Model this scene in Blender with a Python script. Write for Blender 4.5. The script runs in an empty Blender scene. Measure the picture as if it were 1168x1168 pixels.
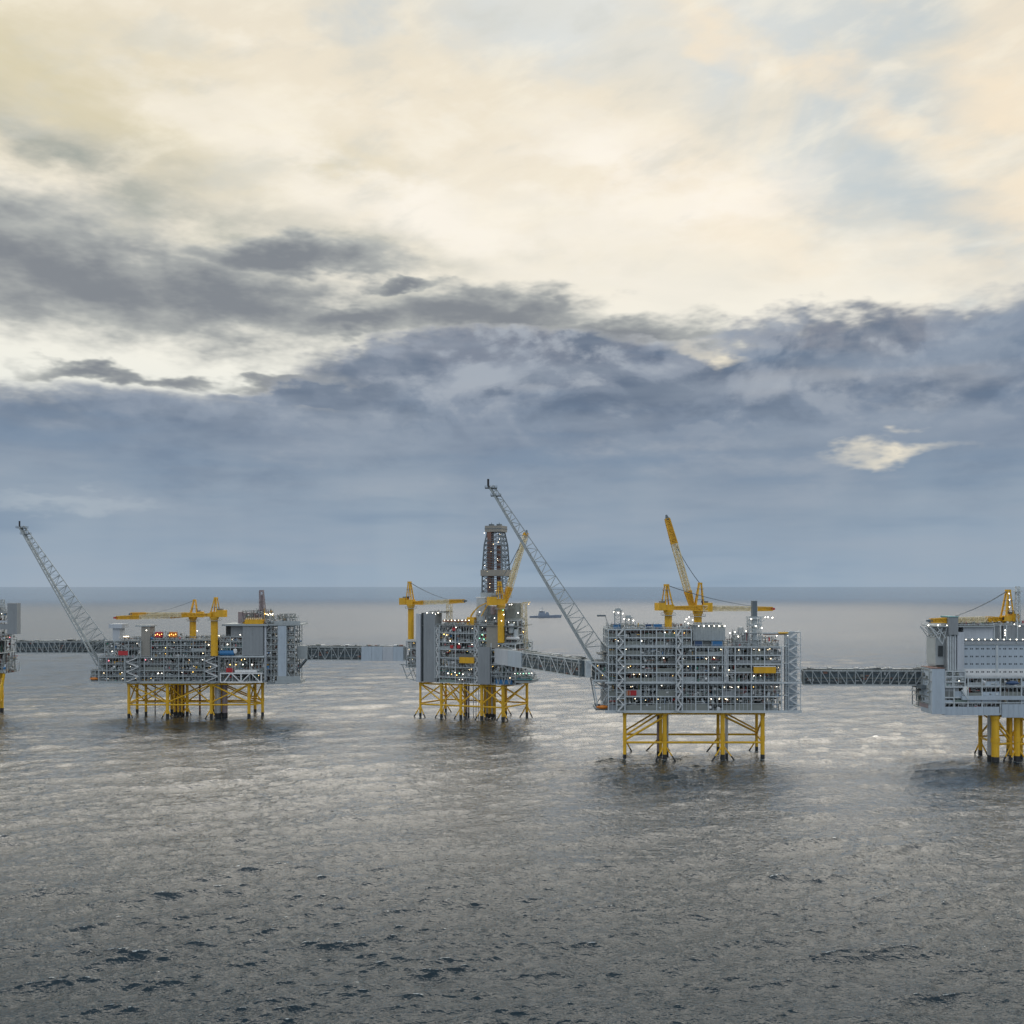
import bpy, math, random
import numpy as np
from mathutils import Vector, Matrix

random.seed(7)
scene = bpy.context.scene
COL = scene.collection
F = 1168.0      # focal length of the photograph in its own pixels
CAMH = 95.0     # metres above the sea

# ------------------------------------------------------------------ camera
cam_d = bpy.data.cameras.new('camera')
cam = bpy.data.objects.new('camera', cam_d)
COL.objects.link(cam)
cam.location = (0, 0, CAMH)
cam.rotation_euler = (math.radians(90), 0, 0)
cam_d.sensor_width = 36; cam_d.lens = 36.0
cam_d.shift_y = 85 / 1168
cam_d.clip_start = 1; cam_d.clip_end = 400000
scene.camera = cam
scene.view_settings.view_transform = 'Standard'
scene.view_settings.look = 'None'
scene.view_settings.exposure = 0
scene.view_settings.gamma = 1
scene.cycles.use_denoising = True

# ------------------------------------------------------------------ node helper
class S:
    """a socket with arithmetic"""
    def __init__(s, nt, sock): s.nt = nt; s.k = sock
    def _m(s, op, *a, clamp=False):
        n = s.nt.nodes.new('ShaderNodeMath'); n.operation = op; n.use_clamp = clamp
        for i, v in enumerate((s,) + a):
            if isinstance(v, S): s.nt.links.new(v.k, n.inputs[i])
            else: n.inputs[i].default_value = v
        return S(s.nt, n.outputs[0])
    def __add__(s, o): return s._m('ADD', o)
    def __radd__(s, o): return s._m('ADD', o)
    def __sub__(s, o): return s._m('SUBTRACT', o)
    def __rsub__(s, o): return (s * -1) + o
    def __mul__(s, o): return s._m('MULTIPLY', o)
    def __rmul__(s, o): return s._m('MULTIPLY', o)
    def __truediv__(s, o): return s._m('DIVIDE', o)
    def mx(s, o): return s._m('MAXIMUM', o)
    def mn(s, o): return s._m('MINIMUM', o)
    def smax(s, o, d):
        return s._m('SMOOTH_MAX', o, d)
    def sqrt(s): return s._m('SQRT')
    def ramp(s, a, b, smooth=True):
        n = s.nt.nodes.new('ShaderNodeMapRange'); n.clamp = True
        if smooth: n.interpolation_type = 'SMOOTHSTEP'
        s.nt.links.new(s.k, n.inputs['Value'])
        n.inputs['From Min'].default_value = a; n.inputs['From Max'].default_value = b
        return S(s.nt, n.outputs['Result'])

def comb(nt, x, y, z):
    n = nt.nodes.new('ShaderNodeCombineXYZ')
    for i, v in enumerate((x, y, z)):
        if isinstance(v, S): nt.links.new(v.k, n.inputs[i])
        else: n.inputs[i].default_value = v
    return S(nt, n.outputs[0])
def sep(nt, v):
    n = nt.nodes.new('ShaderNodeSeparateXYZ'); nt.links.new(v.k, n.inputs[0])
    return [S(nt, o) for o in n.outputs]
def noise(nt, vec, scale, detail=4, rough=.55, dist=0.0, lac=2.0):
    n = nt.nodes.new('ShaderNodeTexNoise'); n.noise_dimensions = '3D'
    nt.links.new(vec.k, n.inputs['Vector'])
    n.inputs['Scale'].default_value = scale; n.inputs['Detail'].default_value = detail
    n.inputs['Roughness'].default_value = rough; n.inputs['Distortion'].default_value = dist
    n.inputs['Lacunarity'].default_value = lac
    return S(nt, n.outputs['Fac'])
def mixc(nt, f, a, b):
    n = nt.nodes.new('ShaderNodeMix'); n.data_type = 'RGBA'; n.clamp_factor = True
    if isinstance(f, S): nt.links.new(f.k, n.inputs[0])
    else: n.inputs[0].default_value = f
    for i, v in ((6, a), (7, b)):
        if isinstance(v, S): nt.links.new(v.k, n.inputs[i])
        else: n.inputs[i].default_value = tuple(v) + (1,) if len(v) == 3 else v
    return S(nt, n.outputs[2])
def lin(r, g, b):
    f = lambda c: (c / 255 / 12.92) if c / 255 <= .04045 else ((c / 255 + .055) / 1.055) ** 2.4
    return (f(r), f(g), f(b))
def cramp(nt, f, stops):
    n = nt.nodes.new('ShaderNodeValToRGB'); nt.links.new(f.k, n.inputs[0])
    e = n.color_ramp.elements
    while len(e) > 1: e.remove(e[-1])
    e[0].position = stops[0][0]; e[0].color = tuple(stops[0][1]) + (1,)
    for p, c in stops[1:]:
        q = e.new(p); q.color = tuple(c) + (1,)
    n.color_ramp.interpolation = 'B_SPLINE' if len(stops) > 3 else 'LINEAR'
    return S(nt, n.outputs[0])

# ------------------------------------------------------------------ sky: real daylight sky behind a high cream veil, puffs and a low bank of cloud
SUN_AZ, SUN_EL = 6.0, 38.0        # degrees; azimuth from +Y towards +X
world = bpy.data.worlds.new('World'); scene.world = world; world.use_nodes = True
nt = world.node_tree; nt.nodes.clear()
out = nt.nodes.new('ShaderNodeOutputWorld'); bg = nt.nodes.new('ShaderNodeBackground')
nt.links.new(bg.outputs[0], out.inputs[0])
sky = nt.nodes.new('ShaderNodeTexSky'); sky.sky_type = 'NISHITA'; sky.sun_disc = False
sky.sun_elevation = math.radians(SUN_EL); sky.sun_rotation = math.radians(SUN_AZ)
sky.air_density = 1.2; sky.dust_density = 2.0; sky.altitude = 95
tc = nt.nodes.new('ShaderNodeTexCoord')
D = S(nt, tc.outputs['Generated'])
dx, dy, dz = sep(nt, D)
AZ = dx._m('ARCTAN2', dy) * 57.29578
EL = dz._m('ARCSINE') * 57.29578
def ang(px, py):
    x = px - 584; y = 669 - py
    return math.degrees(math.atan(x / F)), math.degrees(math.atan(y / math.hypot(F, x)))
Pn = comb(nt, dx, dy, dz * 2.6)
Pw = comb(nt, dx, dy, dz * 1.7)
# turbulence that pushes the cloud outlines about
def noise2(nt, vec, scale, detail, rough):
    n = nt.nodes.new('ShaderNodeTexNoise'); n.noise_dimensions = '3D'
    nt.links.new(vec.k, n.inputs['Vector'])
    n.inputs['Scale'].default_value = scale; n.inputs['Detail'].default_value = detail; n.inputs['Roughness'].default_value = rough
    q = nt.nodes.new('ShaderNodeSeparateColor'); nt.links.new(n.outputs['Color'], q.inputs[0])
    return [S(nt, o) - .5 for o in q.outputs]
w1, w2, w3 = noise2(nt, Pn, 5, 2, .55)
f1, f2, f3 = noise2(nt, Pn, 20, 3.5, .62)
U = AZ + w1 * 9.0 + f1 * 3.0
V = EL + w2 * 4.5 + f2 * 2.2
fine = f3 * .8 + w3 * .5
soft = noise(nt, comb(nt, dx + dz * .5, dy, dz * 1.9), 4.5, 5, .6, .5)
puff = noise(nt, Pn, 8.5, 5, .58)

_uv = {}
def sheared(t):
    if t not in _uv: _uv[t] = comb(nt, U, (V - U * t) if t else V, 0.0)
    return _uv[t]
def blen(px, py, rx, ry, tilt=0.0):
    """distance from an ellipse centre, 1 on its edge"""
    tilt = round(tilt * 10) / 10
    u0, v0 = ang(px, py); v0 -= u0 * tilt
    a = rx * .0455; b = ry * .0455
    n = nt.nodes.new('ShaderNodeVectorMath'); n.operation = 'MULTIPLY_ADD'
    nt.links.new(sheared(tilt).k, n.inputs[0])
    n.inputs[1].default_value = (1 / a, 1 / b, 0); n.inputs[2].default_value = (-u0 / a, -v0 / b, 0)
    l = nt.nodes.new('ShaderNodeVectorMath'); l.operation = 'LENGTH'; nt.links.new(n.outputs[0], l.inputs[0])
    return S(nt, l.outputs['Value'])
def blobs(L, sm=.25):
    r = None
    for b in L:
        q = blen(*b)
        r = q if r is None else r._m('SMOOTH_MIN', q, sm)
    return 1 - r
def blob(*b): return blobs([b])

# high veil --------------------------------------------------------
hi = cramp(nt, (EL * (1 / 90)).ramp(0, 1, False), [
    (0.0, lin(176, 190, 200)), (.10, lin(238, 240, 232)), (.16, lin(247, 242, 229)), (.22, lin(240, 231, 213)),
    (.29, lin(238, 227, 206)), (.34, lin(232, 224, 206)), (.5, lin(205, 205, 205)), (1.0, lin(170, 180, 190))])
skyS = nt.nodes.new('ShaderNodeMix'); skyS.data_type = 'RGBA'; skyS.blend_type = 'MULTIPLY'
skyS.inputs[0].default_value = 1; nt.links.new(sky.outputs[0], skyS.inputs[6]); skyS.inputs[7].default_value = (.10, .10, .10, 1)
blue = mixc(nt, .85, S(nt, skyS.outputs[2]), lin(178, 190, 193))
# thin windows of blue-grey sky, upper right
blueReg = blobs([(900, 50, 260, 110, -.3), (910, 170, 130, 90, -.6), (1060, 250, 150, 50, -.6), (620, 15, 170, 60, -.2), (400, 0, 60, 40, -.3)], .3).ramp(-.45, .6)
c = mixc(nt, blueReg * (soft.ramp(.36, .56) * .8 + .2), hi, blue)
streak = blobs([(985, 120, 260, 20, -.6), (1150, 240, 90, 80, 0), (1150, 90, 50, 120, 0), (850, 250, 160, 40, -.3)], .2).ramp(-.9, .9) * puff.ramp(.25, .65)
c = mixc(nt, streak * .8, c, lin(250, 232, 205))
# faint texture over the whole veil
c = mixc(nt, (puff * .6 + soft * .6).ramp(.56, .78) * EL.ramp(10, 16) * .35, c, lin(218, 216, 206))
c = mixc(nt, (puff * .6 + soft * .6).ramp(.56, .40) * EL.ramp(10, 16) * .5, c, lin(254, 248, 234))
# olive smear, top left, and the soft grey-green shade under it
smear = blobs([(110, 120, 330, 60, -.08), (0, 60, 200, 90, 0)], .3).ramp(-.5, 1) * (soft * 1.6)._m('MINIMUM', 1)
c = mixc(nt, smear * .8, c, lin(206, 197, 162))
shade = blobs([(60, 205, 300, 80, -.22), (250, 280, 260, 36, -.15), (450, 310, 130, 36, 0)], .3).ramp(-.5, 1) * puff.ramp(.30, .68)
c = mixc(nt, shade * 1.0, c, lin(158, 164, 158))
glow = blobs([(705, 215, 140, 80, -.3), (800, 240, 140, 60, .2), (450, 220, 400, 60, -.3)], .3).ramp(-.4, 1.0) * puff.ramp(.36, .62)
c = mixc(nt, glow * .85, c, (1.0, .94, .84))
cirr = noise(nt, comb(nt, dx + dz * 1.3, dy, dz * 3.2 - dx * 1.2), 8, 5, .56, .15)
c = mixc(nt, cirr.ramp(.50, .72) * EL.ramp(15, 20) * .4, c, lin(255, 247, 228))
c = mixc(nt, cirr.ramp(.50, .30) * EL.ramp(15, 20) * .42, c, lin(206, 207, 200))
# mid layer: broken grey clouds ------------------------------------
mid = blobs([(40, 305, 290, 58, -.06), (225, 335, 200, 44, -.1), (-60, 290, 240, 76, 0), (340, 300, 150, 22, 0), (420, 372, 130, 20, 0), (560, 366, 150, 30, 0), (640, 402, 110, 30, 0),
             (120, 425, 90, 9, 0), (330, 436, 110, 9, 0), (480, 330, 70, 8, 0), (720, 388, 120, 26, 0)], .2)
md = (mid + fine * 1.2).ramp(-.38, .32)
midc = mixc(nt, (mid + fine * 1.6 + w3 * .8).ramp(-.1, .95), lin(180, 183, 180), lin(125, 131, 139))
c = mixc(nt, md * .96, c, midc)
# low bank ----------------------------------------------------------
bandV = EL + w2 * 1.8 + f2 * 1.3
u, v450 = ang(584, 452)
bank0 = (bandV * -1 + v450 + (AZ * .008)) * .5                       # everything under the 452 px line
bankR = blobs([(1150, 430, 300, 82, 0), (960, 415, 190, 66, 0), (1230, 410, 240, 56, 0), (850, 420, 130, 50, 0), (600, 425, 300, 44, 0), (640, 458, 400, 44, 0), (430, 455, 240, 18, 0)], .2)
bank = bank0.smax(bankR * 1.6, .25)
bd = (bank + fine * .8).ramp(-.12, .28)
hole = blobs([(1012, 516, 56, 8, -.05), (812, 393, 44, 8, -.1)], .1)
hd = (hole + fine * .8).ramp(-.5, 1.25)
t = EL * (1 / 20)
bankc = cramp(nt, t + w2 * .16, [
    (0.0, lin(151, 169, 186)), (.05, lin(147, 165, 183)), (.14, lin(144, 161, 179)), (.24, lin(140, 156, 173)), (.36, lin(133, 147, 165)),
    (.50, lin(118, 133, 153)), (.62, lin(124, 132, 147)), (.75, lin(132, 136, 147)), (1.0, lin(140, 145, 155))])
# paler and darker masses inside the bank
lump = (puff * .6 + soft * .5 + f3 * .25)
hgt = t.ramp(.06, .5)
bankc = mixc(nt, lump.ramp(.54, .76) * hgt * .75, bankc, lin(172, 178, 186))
bankc = mixc(nt, lump.ramp(.55, .38) * hgt * .70, bankc, lin(108, 124, 146))
cum = noise(nt, comb(nt, dx, dy, dz * 1.7), 7.5, 6, .52, .2)
hg2 = t.ramp(.34, .60)
relief = cum - noise(nt, comb(nt, dx, dy, dz * 1.7 + .022), 7.5, 6, .52, .2)
bankc = mixc(nt, cum.ramp(.50, .56) * hg2 * .5, bankc, lin(158, 167, 180))
bankc = mixc(nt, cum.ramp(.49, .36) * hg2 * .8, bankc, lin(100, 114, 134))
bankc = mixc(nt, relief.ramp(.0, .085) * hg2 * .75, bankc, lin(172, 179, 188))
bankc = mixc(nt, relief.ramp(.0, -.085) * hg2 * .75, bankc, lin(90, 106, 128))
shaft = noise(nt, comb(nt, dx, dy, dz * .35), 7, 3, .5)
bankc = mixc(nt, shaft.ramp(.48, .66) * t.ramp(.62, .2) * .26, bankc, lin(164, 178, 190))
bankc = mixc(nt, shaft.ramp(.46, .3) * t.ramp(.62, .2) * .26, bankc, lin(116, 142, 170))
heads = (blobs([(985, 408, 110, 34, 0), (890, 425, 60, 24, 0), (1120, 412, 80, 28, 0)], .1) + fine * 1.3).ramp(-.3, .8)
bankc = mixc(nt, heads * .5, bankc, lin(174, 179, 186))
rimk = (bank + fine * .8).ramp(.50, .0)
bankc = mixc(nt, rimk * .45, bankc, lin(206, 204, 196))
streaks = noise(nt, comb(nt, dx, dy, dz * 7), 4, 3, .55)
bankc = mixc(nt, streaks.ramp(.42, .72) * .42, bankc, lin(162, 172, 184))
bankc = mixc(nt, streaks.ramp(.50, .28) * .40, bankc, lin(112, 136, 162))
c = mixc(nt, bd, c, bankc)
c = mixc(nt, hd * .9, c, lin(240, 231, 210))
pal = (blob(60, 566, 150, 9, 0) + fine * .7).ramp(-.3, .9)
c = mixc(nt, pal * .45, c, lin(180, 190, 198))
# rest of the sky behind the camera: even pale overcast
back = dy.ramp(.25, -.35)
c = mixc(nt, back, c, lin(214, 224, 236))
# unseen sky above the frame, boosted to brighten the sea; dims towards the zenith
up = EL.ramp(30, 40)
c = mixc(nt, up, c, mixc(nt, dy.ramp(-.3, .5), (1.1, 1.15, 1.22), (4.1, 3.82, 3.42)))  # strong boost ahead for the sea, weaker one behind for the platform fronts
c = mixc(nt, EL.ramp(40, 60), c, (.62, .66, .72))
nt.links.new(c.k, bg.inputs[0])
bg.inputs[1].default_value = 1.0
world.cycles.sampling_method = 'NONE'

sun_d = bpy.data.lights.new('sun', 'SUN'); sun = bpy.data.objects.new('sun', sun_d); COL.objects.link(sun)
sun_d.energy = 0.5; sun_d.angle = math.radians(55); sun_d.color = (1, .93, .82)
sun['kind'] = 'structure'
sd = Vector((math.sin(math.radians(SUN_AZ)) * math.cos(math.radians(SUN_EL)), math.cos(math.radians(SUN_AZ)) * math.cos(math.radians(SUN_EL)), math.sin(math.radians(SUN_EL))))
sun.rotation_euler = sd.to_track_quat('Z', 'Y').to_euler()

# ------------------------------------------------------------------ materials
def simple(name, col, rough=.5, metal=0.0, var=.12, scale=.35, emit=0.0, streak=False, rust=0.0):
    m = bpy.data.materials.new(name); m.use_nodes = True
    n = m.node_tree; b = n.nodes['Principled BSDF']
    b.inputs['Roughness'].default_value = rough; b.inputs['Metallic'].default_value = metal
    if emit:
        b.inputs['Emission Color'].default_value = tuple(col) + (1,); b.inputs['Emission Strength'].default_value = emit
        b.inputs['Base Color'].default_value = tuple(col) + (1,)
        return m
    g = n.nodes.new('ShaderNodeNewGeometry'); P = S(n, g.outputs['Position'])
    if streak:
        x, y, z = sep(n, P); P = comb(n, x, y, z * .15)
    nz = noise(n, P, scale, 5, .65)
    nz2 = noise(n, P, scale * 6, 3, .6)
    k = (nz * .7 + nz2 * .3).ramp(.3, .7, False)
    cc = mixc(n, k, tuple(v * (1 - var) for v in col), tuple(min(1, v * (1 + var)) for v in col))
    if rust:
        rn = noise(n, comb(n, *[q * (1 if i < 2 else .35) for i, q in enumerate(sep(n, S(n, g.outputs['Position'])))]), .9, 6, .7)
        cc = mixc(n, rn.ramp(.57, .68) * rust, cc, (.12, .055, .02))
        cc = mixc(n, noise(n, P, .18, 4, .6).ramp(.5, .7) * rust * .5, cc, tuple(v * .62 + .05 for v in col))
    n.links.new(cc.k, b.inputs['Base Color'])
    return m

# ------------------------------------------------------------------ sea: one polar sheet with real waves
def build_sea():
    rs = [0.0, 30, 60, 90, 115, 135]
    r = 150.0
    while r < 9000:
        rs.append(r); r += min(max(.34, r * r * .62 / 97000), 400)
    while r < 250000:
        rs.append(r); r *= 1.12
    rs = np.array(rs)
    th = list(np.linspace(-34, 34, 1500)) + list(np.linspace(34, 326, 110)[1:-1])
    th = np.radians(np.array(th))
    dr = np.gradient(rs); dth = np.gradient(th); dth[-1] = dth[-2]
    nr, na = len(rs), len(th)
    R, T = np.meshgrid(rs[1:], th, indexing='ij')
    X = (R * np.sin(T)).ravel(); Y = (R * np.cos(T)).ravel()
    sp = np.maximum(np.repeat(dr[1:], na) * .6, (R * np.abs(dth)[None, :]).ravel())
    CP = np.zeros_like(X); Z = np.zeros_like(X); DX = np.zeros_like(X); DY = np.zeros_like(X)
    rng = np.random.RandomState(11)
    n = 170
    lam = np.exp(np.linspace(math.log(1.5), math.log(60), n))
    env = 0.5 + .5 * (np.sin(X * .011 + Y * .017 + 1) * np.sin(X * .023 - Y * .009 + 2) + np.sin(X * .0061 + Y * .0083) * .6)
    env = np.clip(.72 + .6 * env, .65, 1.7)
    for i in range(n):
        L = lam[i] * rng.uniform(.96, 1.04)
        a0 = rng.normal(0, .5)
        kx, ky = math.sin(a0 + .25), -math.cos(a0 + .25)
        k = 2 * math.pi / L
        slope = .027 if L < 8 else (.021 if L < 24 else .012)
        A = slope / k
        fade = np.clip((L / sp - 2.0) / 2.2, 0, 1)
        m = fade > 0
        ph = k * (kx * X[m] + ky * Y[m]) + rng.uniform(0, 6.283)
        s_, c_ = np.sin(ph), np.cos(ph)
        e = env[m] if L < 26 else 1.0
        f = fade[m] * A * e
        Z[m] += f * s_
        q = 1.35
        DX[m] += f * c_ * kx * q; DY[m] += f * c_ * ky * q; CP[m] += f * k * s_
    foamv = np.clip((CP - .50) / .22, 0, 1) * (R.ravel() < 2500)
    X += DX; Y += DY
    for lx, ly in LEGS:
        d = np.hypot(X - lx, (Y - ly))
        foamv = np.maximum(foamv, np.clip(1.05 - d / 6.5, 0, 1) * .85)
    # wave crests lean: sharpen crests a little
    co = np.zeros((1 + len(X), 3), dtype=np.float32)
    co[1:, 0] = X; co[1:, 1] = Y; co[1:, 2] = Z
    idx = (1 + np.arange((nr - 1) * na)).reshape(nr - 1, na)
    a = idx[:-1, :]; b = idx[1:, :]
    quads = np.stack([a, b, np.roll(b, -1, 1), np.roll(a, -1, 1)], -1).reshape(-1, 4)
    tri = np.stack([np.zeros(na, int), idx[0], np.roll(idx[0], -1)], -1)
    me = bpy.data.meshes.new('sea')
    nq, ntr = len(quads), len(tri)
    me.vertices.add(len(co)); me.vertices.foreach_set('co', co.ravel())
    loops = np.concatenate([quads.ravel(), tri.ravel()]).astype(np.int32)
    me.loops.add(len(loops)); me.loops.foreach_set('vertex_index', loops)
    me.polygons.add(nq + ntr)
    st = np.concatenate([np.arange(nq) * 4, nq * 4 + np.arange(ntr) * 3]).astype(np.int32)
    me.polygons.foreach_set('loop_start', st)
    me.polygons.foreach_set('use_smooth', np.ones(nq + ntr, bool))
    at_ = me.attributes.new('foam', 'FLOAT', 'POINT'); at_.data.foreach_set('value', np.concatenate([[0.0], foamv]).astype(np.float32))
    me.update(calc_edges=True)
    me.validate()
    if me.polygons[10].normal.z < 0: me.flip_normals()
    o = bpy.data.objects.new('sea', me); COL.objects.link(o)
    o['kind'] = 'structure'
    m = bpy.data.materials.new('sea_water'); m.use_nodes = True
    n_ = m.node_tree; bs = n_.nodes['Principled BSDF']
    g = n_.nodes.new('ShaderNodeNewGeometry'); P = S(n_, g.outputs['Position'])
    x, y, z = sep(n_, P)
    dist = (x * x + y * y).sqrt()
    Pf = comb(n_, x, y * 1.35, 0.0)
    rip = noise(n_, comb(n_, x * .7 + y * .12, y, 0.0), .30, 4, .55)
    rip2 = noise(n_, comb(n_, x * .6 - y * .15, y, 5.0), .62, 3, .55)
    h = (rip - .5)._m('ABSOLUTE') * -1.5 + (rip2 - .5)._m('ABSOLUTE') * -.8 + rip * .6
    bp = n_.nodes.new('ShaderNodeBump'); n_.links.new((.8 - dist.ramp(250, 1500) * .5).k, bp.inputs['Strength']); bp.inputs['Distance'].default_value = 1.0
    n_.links.new(h.k, bp.inputs['Height'])
    n_.links.new(bp.outputs[0], bs.inputs['Normal'])
    # broad patches of rougher and smoother water
    patch = noise(n_, comb(n_, x * .6, y, 0.0), .006, 4, .6)
    far = dist.ramp(3600, 9000)
    rg = (dist.ramp(350, 2200) * .19 + patch * .07 + .03) * (1 - far * .75)
    n_.links.new(rg.k, bs.inputs['Roughness'])
    ior = 1.31 + dist.ramp(230, 700) * 1.06 - dist.ramp(3400, 8600) * 1.27
    n_.links.new(ior.k, bs.inputs['IOR'])
    # scattered foam streaks on the steepest water
    ff = noise(n_, comb(n_, x, y * 1.2, 0.0), .9, 6, .72)
    an = n_.nodes.new('ShaderNodeAttribute'); an.attribute_name = 'foam'
    foam = (S(n_, an.outputs['Fac']) * 1.3 + (ff - .62) * 3.0).ramp(.25, .8) * S(n_, an.outputs['Fac']).ramp(.02, .3)
    wc = mixc(n_, noise(n_, P, .02, 3, .5), (.003, .016, .027), (.007, .022, .032))
    cc = mixc(n_, foam * .8, wc, (.55, .60, .60))
    n_.links.new(cc.k, bs.inputs['Base Color'])
    me.materials.append(m)
LEGS = []
# ------------------------------------------------------------------ mesh helpers
class MB:
    def __init__(s): s.v = []; s.f = []; s.m = []
    def _add(s, vs, fs, m):
        b = len(s.v); s.v += [tuple(v) for v in vs]
        for f in fs: s.f.append(tuple(i + b for i in f)); s.m.append(m)
    def box(s, x0, x1, y0, y1, z0, z1, m=0):
        if x0 > x1: x0, x1 = x1, x0
        if y0 > y1: y0, y1 = y1, y0
        if z0 > z1: z0, z1 = z1, z0
        s._add([(x0, y0, z0), (x1, y0, z0), (x1, y1, z0), (x0, y1, z0), (x0, y0, z1), (x1, y0, z1), (x1, y1, z1), (x0, y1, z1)],
               [(0, 3, 2, 1), (4, 5, 6, 7), (0, 1, 5, 4), (1, 2, 6, 5), (2, 3, 7, 6), (3, 0, 4, 7)], m)
        return s
    def ring(s, p, q, rw, rh, n, m, rw2=None, rh2=None, cap=True):
        p = Vector(p); q = Vector(q); d = q - p
        if d.length < 1e-5: return s
        d.normalize()
        up = Vector((0, 0, 1)) if abs(d.z) < .95 else Vector((0, 1, 0))
        a = d.cross(up).normalized(); b = a.cross(d).normalized()
        rw2 = rw if rw2 is None else rw2; rh2 = rh if rh2 is None else rh2
        off = math.pi / 4 if n == 4 else 0
        kk = math.sqrt(2) if n == 4 else 1
        vs = []
        for c, w, h in ((p, rw, rh), (q, rw2, rh2)):
            for i in range(n):
                t = off + 2 * math.pi * i / n
                vs.append(c + a * math.cos(t) * w * kk + b * math.sin(t) * h * kk)
        fs = [(i, (i + 1) % n, n + (i + 1) % n, n + i) for i in range(n)]
        if cap: fs += [tuple(reversed(range(n))), tuple(range(n, 2 * n))]
        s._add(vs, fs, m); return s
    def bar(s, p, q, w=.3, h=None, m=0):
        return s.ring(p, q, w / 2, (h or w) / 2, 4, m)
    def tube(s, p, q, r, m=0, n=10, r2=None):
        return s.ring(p, q, r, r, n, m, r2, r2)
    def vessel(s, p, q, r, m=0, n=14):
        p = Vector(p); q = Vector(q); d = (q - p).normalized()
        s.ring(p, q, r, r, n, m, cap=False)
        for a, b, e in ((p, d * -1, 1), (q, d, 1)):
            pr = r; c = a
            for k, (fr, fo) in enumerate(((.87, .28), (.5, .48), (.05, .56))):
                nc = a + b * (fo * r)
                s.ring(c, nc, pr, pr, n, m, fr * r, fr * r, cap=(k == 2)); c = nc; pr = fr * r
        return s
    def build(s, name, mats, parent=None, label=None, smooth=False):
        me = bpy.data.meshes.new(name)
        me.from_pydata(s.v, [], s.f)
        if not isinstance(mats, (list, tuple)): mats = [mats]
        for m in mats: me.materials.append(m)
        me.polygons.foreach_set('material_index', [min(i, len(mats) - 1) for i in s.m])
        if smooth: me.polygons.foreach_set('use_smooth', [True] * len(s.f))
        me.update()
        o = bpy.data.objects.new(name, me); COL.objects.link(o)
        if parent is not None: o.parent = parent
        if label: o['label'] = label
        return o
def empty(name, loc=(0, 0, 0), rz=0, parent=None, label=None, cat=None, group=None):
    o = bpy.data.objects.new(name, None); COL.objects.link(o)
    o.location = loc; o.rotation_euler = (0, 0, rz); o.empty_display_size = 5
    if parent is not None: o.parent = parent
    if label: o['label'] = label
    if cat: o['category'] = cat
    if group: o['group'] = group
    return o

M = {}
M['frame'] = simple('pale_steel_paint', (.47, .52, .54), .55, var=.16, rust=.2)
M['frame2'] = simple('grey_steel_paint', (.33, .37, .38), .6)
M['white'] = simple('white_steel_paint', (.66, .68, .68), .5)
M['deck'] = simple('deck_grating', (.15, .165, .165), .8)
M['dark'] = simple('shade_dark_bulkhead', (.045, .055, .06), .8, var=.3)  # near-black colour puts the shade of deep deck recesses into the walls
M['olive'] = simple('olive_grey_panel', (.21, .23, .215), .7, var=.15)
M['panel'] = simple('blue_grey_cladding', (.39, .46, .52), .5, var=.13, scale=.3, streak=True, rust=.12)
M['panel2'] = simple('mid_grey_cladding', (.24, .265, .28), .55, var=.13, scale=.3, streak=True, rust=.15)
M['panel3'] = simple('light_grey_cladding', (.44, .48, .52), .55, var=.12, scale=.3, streak=True, rust=.12)
M['taupe'] = simple('taupe_cladding', (.27, .26, .23), .6, var=.08)
M['yellow'] = simple('yellow_paint', (.66, .37, .014), .45, var=.18, scale=.5, streak=True, rust=.45)
M['yellow_old'] = simple('weathered_yellow_paint', (.70, .41, .016), .55, var=.22, scale=.3, streak=True, rust=.6)
M['splash'] = simple('black_splash_zone', (.022, .024, .026), .6, var=.3)
M['cream'] = simple('cream_paint', (.66, .58, .38), .5)
M['red'] = simple('red_paint', (.42, .03, .035), .5)
M['blue'] = simple('blue_paint', (.03, .16, .36), .45)
M['navy'] = simple('navy_paint', (.03, .07, .16), .5)
M['green'] = simple('green_paint', (.03, .22, .15), .5)
M['teal'] = simple('teal_paint', (.08, .26, .28), .5)
M['orange'] = simple('orange_paint', (.62, .2, .02), .45)
M['pipe'] = simple('galvanised_pipe', (.40, .42, .42), .42, metal=.3)
M['rust'] = simple('brown_insulation', (.20, .11, .085), .75)
M['mauve'] = simple('mauve_casing', (.26, .22, .23), .6)
M['black'] = simple('black_rubber', (.02, .02, .022), .7)
M['window'] = simple('window_glass', (.02, .03, .04), .12, var=.05)
M['lamp'] = simple('warm_lamp', (1.0, .78, .46), emit=8)
M['lampw'] = simple('white_lamp', (1.0, .92, .78), emit=8)
M['lampg'] = simple('green_lamp', (.35, 1.0, .6), emit=5)
M['lampr'] = simple('red_lamp', (1.0, .2, .25), emit=5)
M['lampo'] = simple('amber_lamp', (1.0, .62, .15), emit=7)
M['brace'] = simple('dark_steel', (.12, .15, .17), .6)
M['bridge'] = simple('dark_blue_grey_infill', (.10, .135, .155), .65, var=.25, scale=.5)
M['greenish'] = simple('grey_green_panel', (.19, .25, .23), .7)
M['hull'] = simple('hazed_ship_paint', (.22, .27, .34), .5)  # pale grey-blue puts the distance haze into the ship's colour
PIPES = [M['pipe'], M['frame2'], M['olive'], M['white'], M['deck'], M['rust'], M['frame'], M['green'], M['blue'], M['red'], M['yellow']]
WP = [0, 0, 1, 1, 1, 2, 2, 2, 3, 4, 4, 4, 5, 6]

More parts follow.
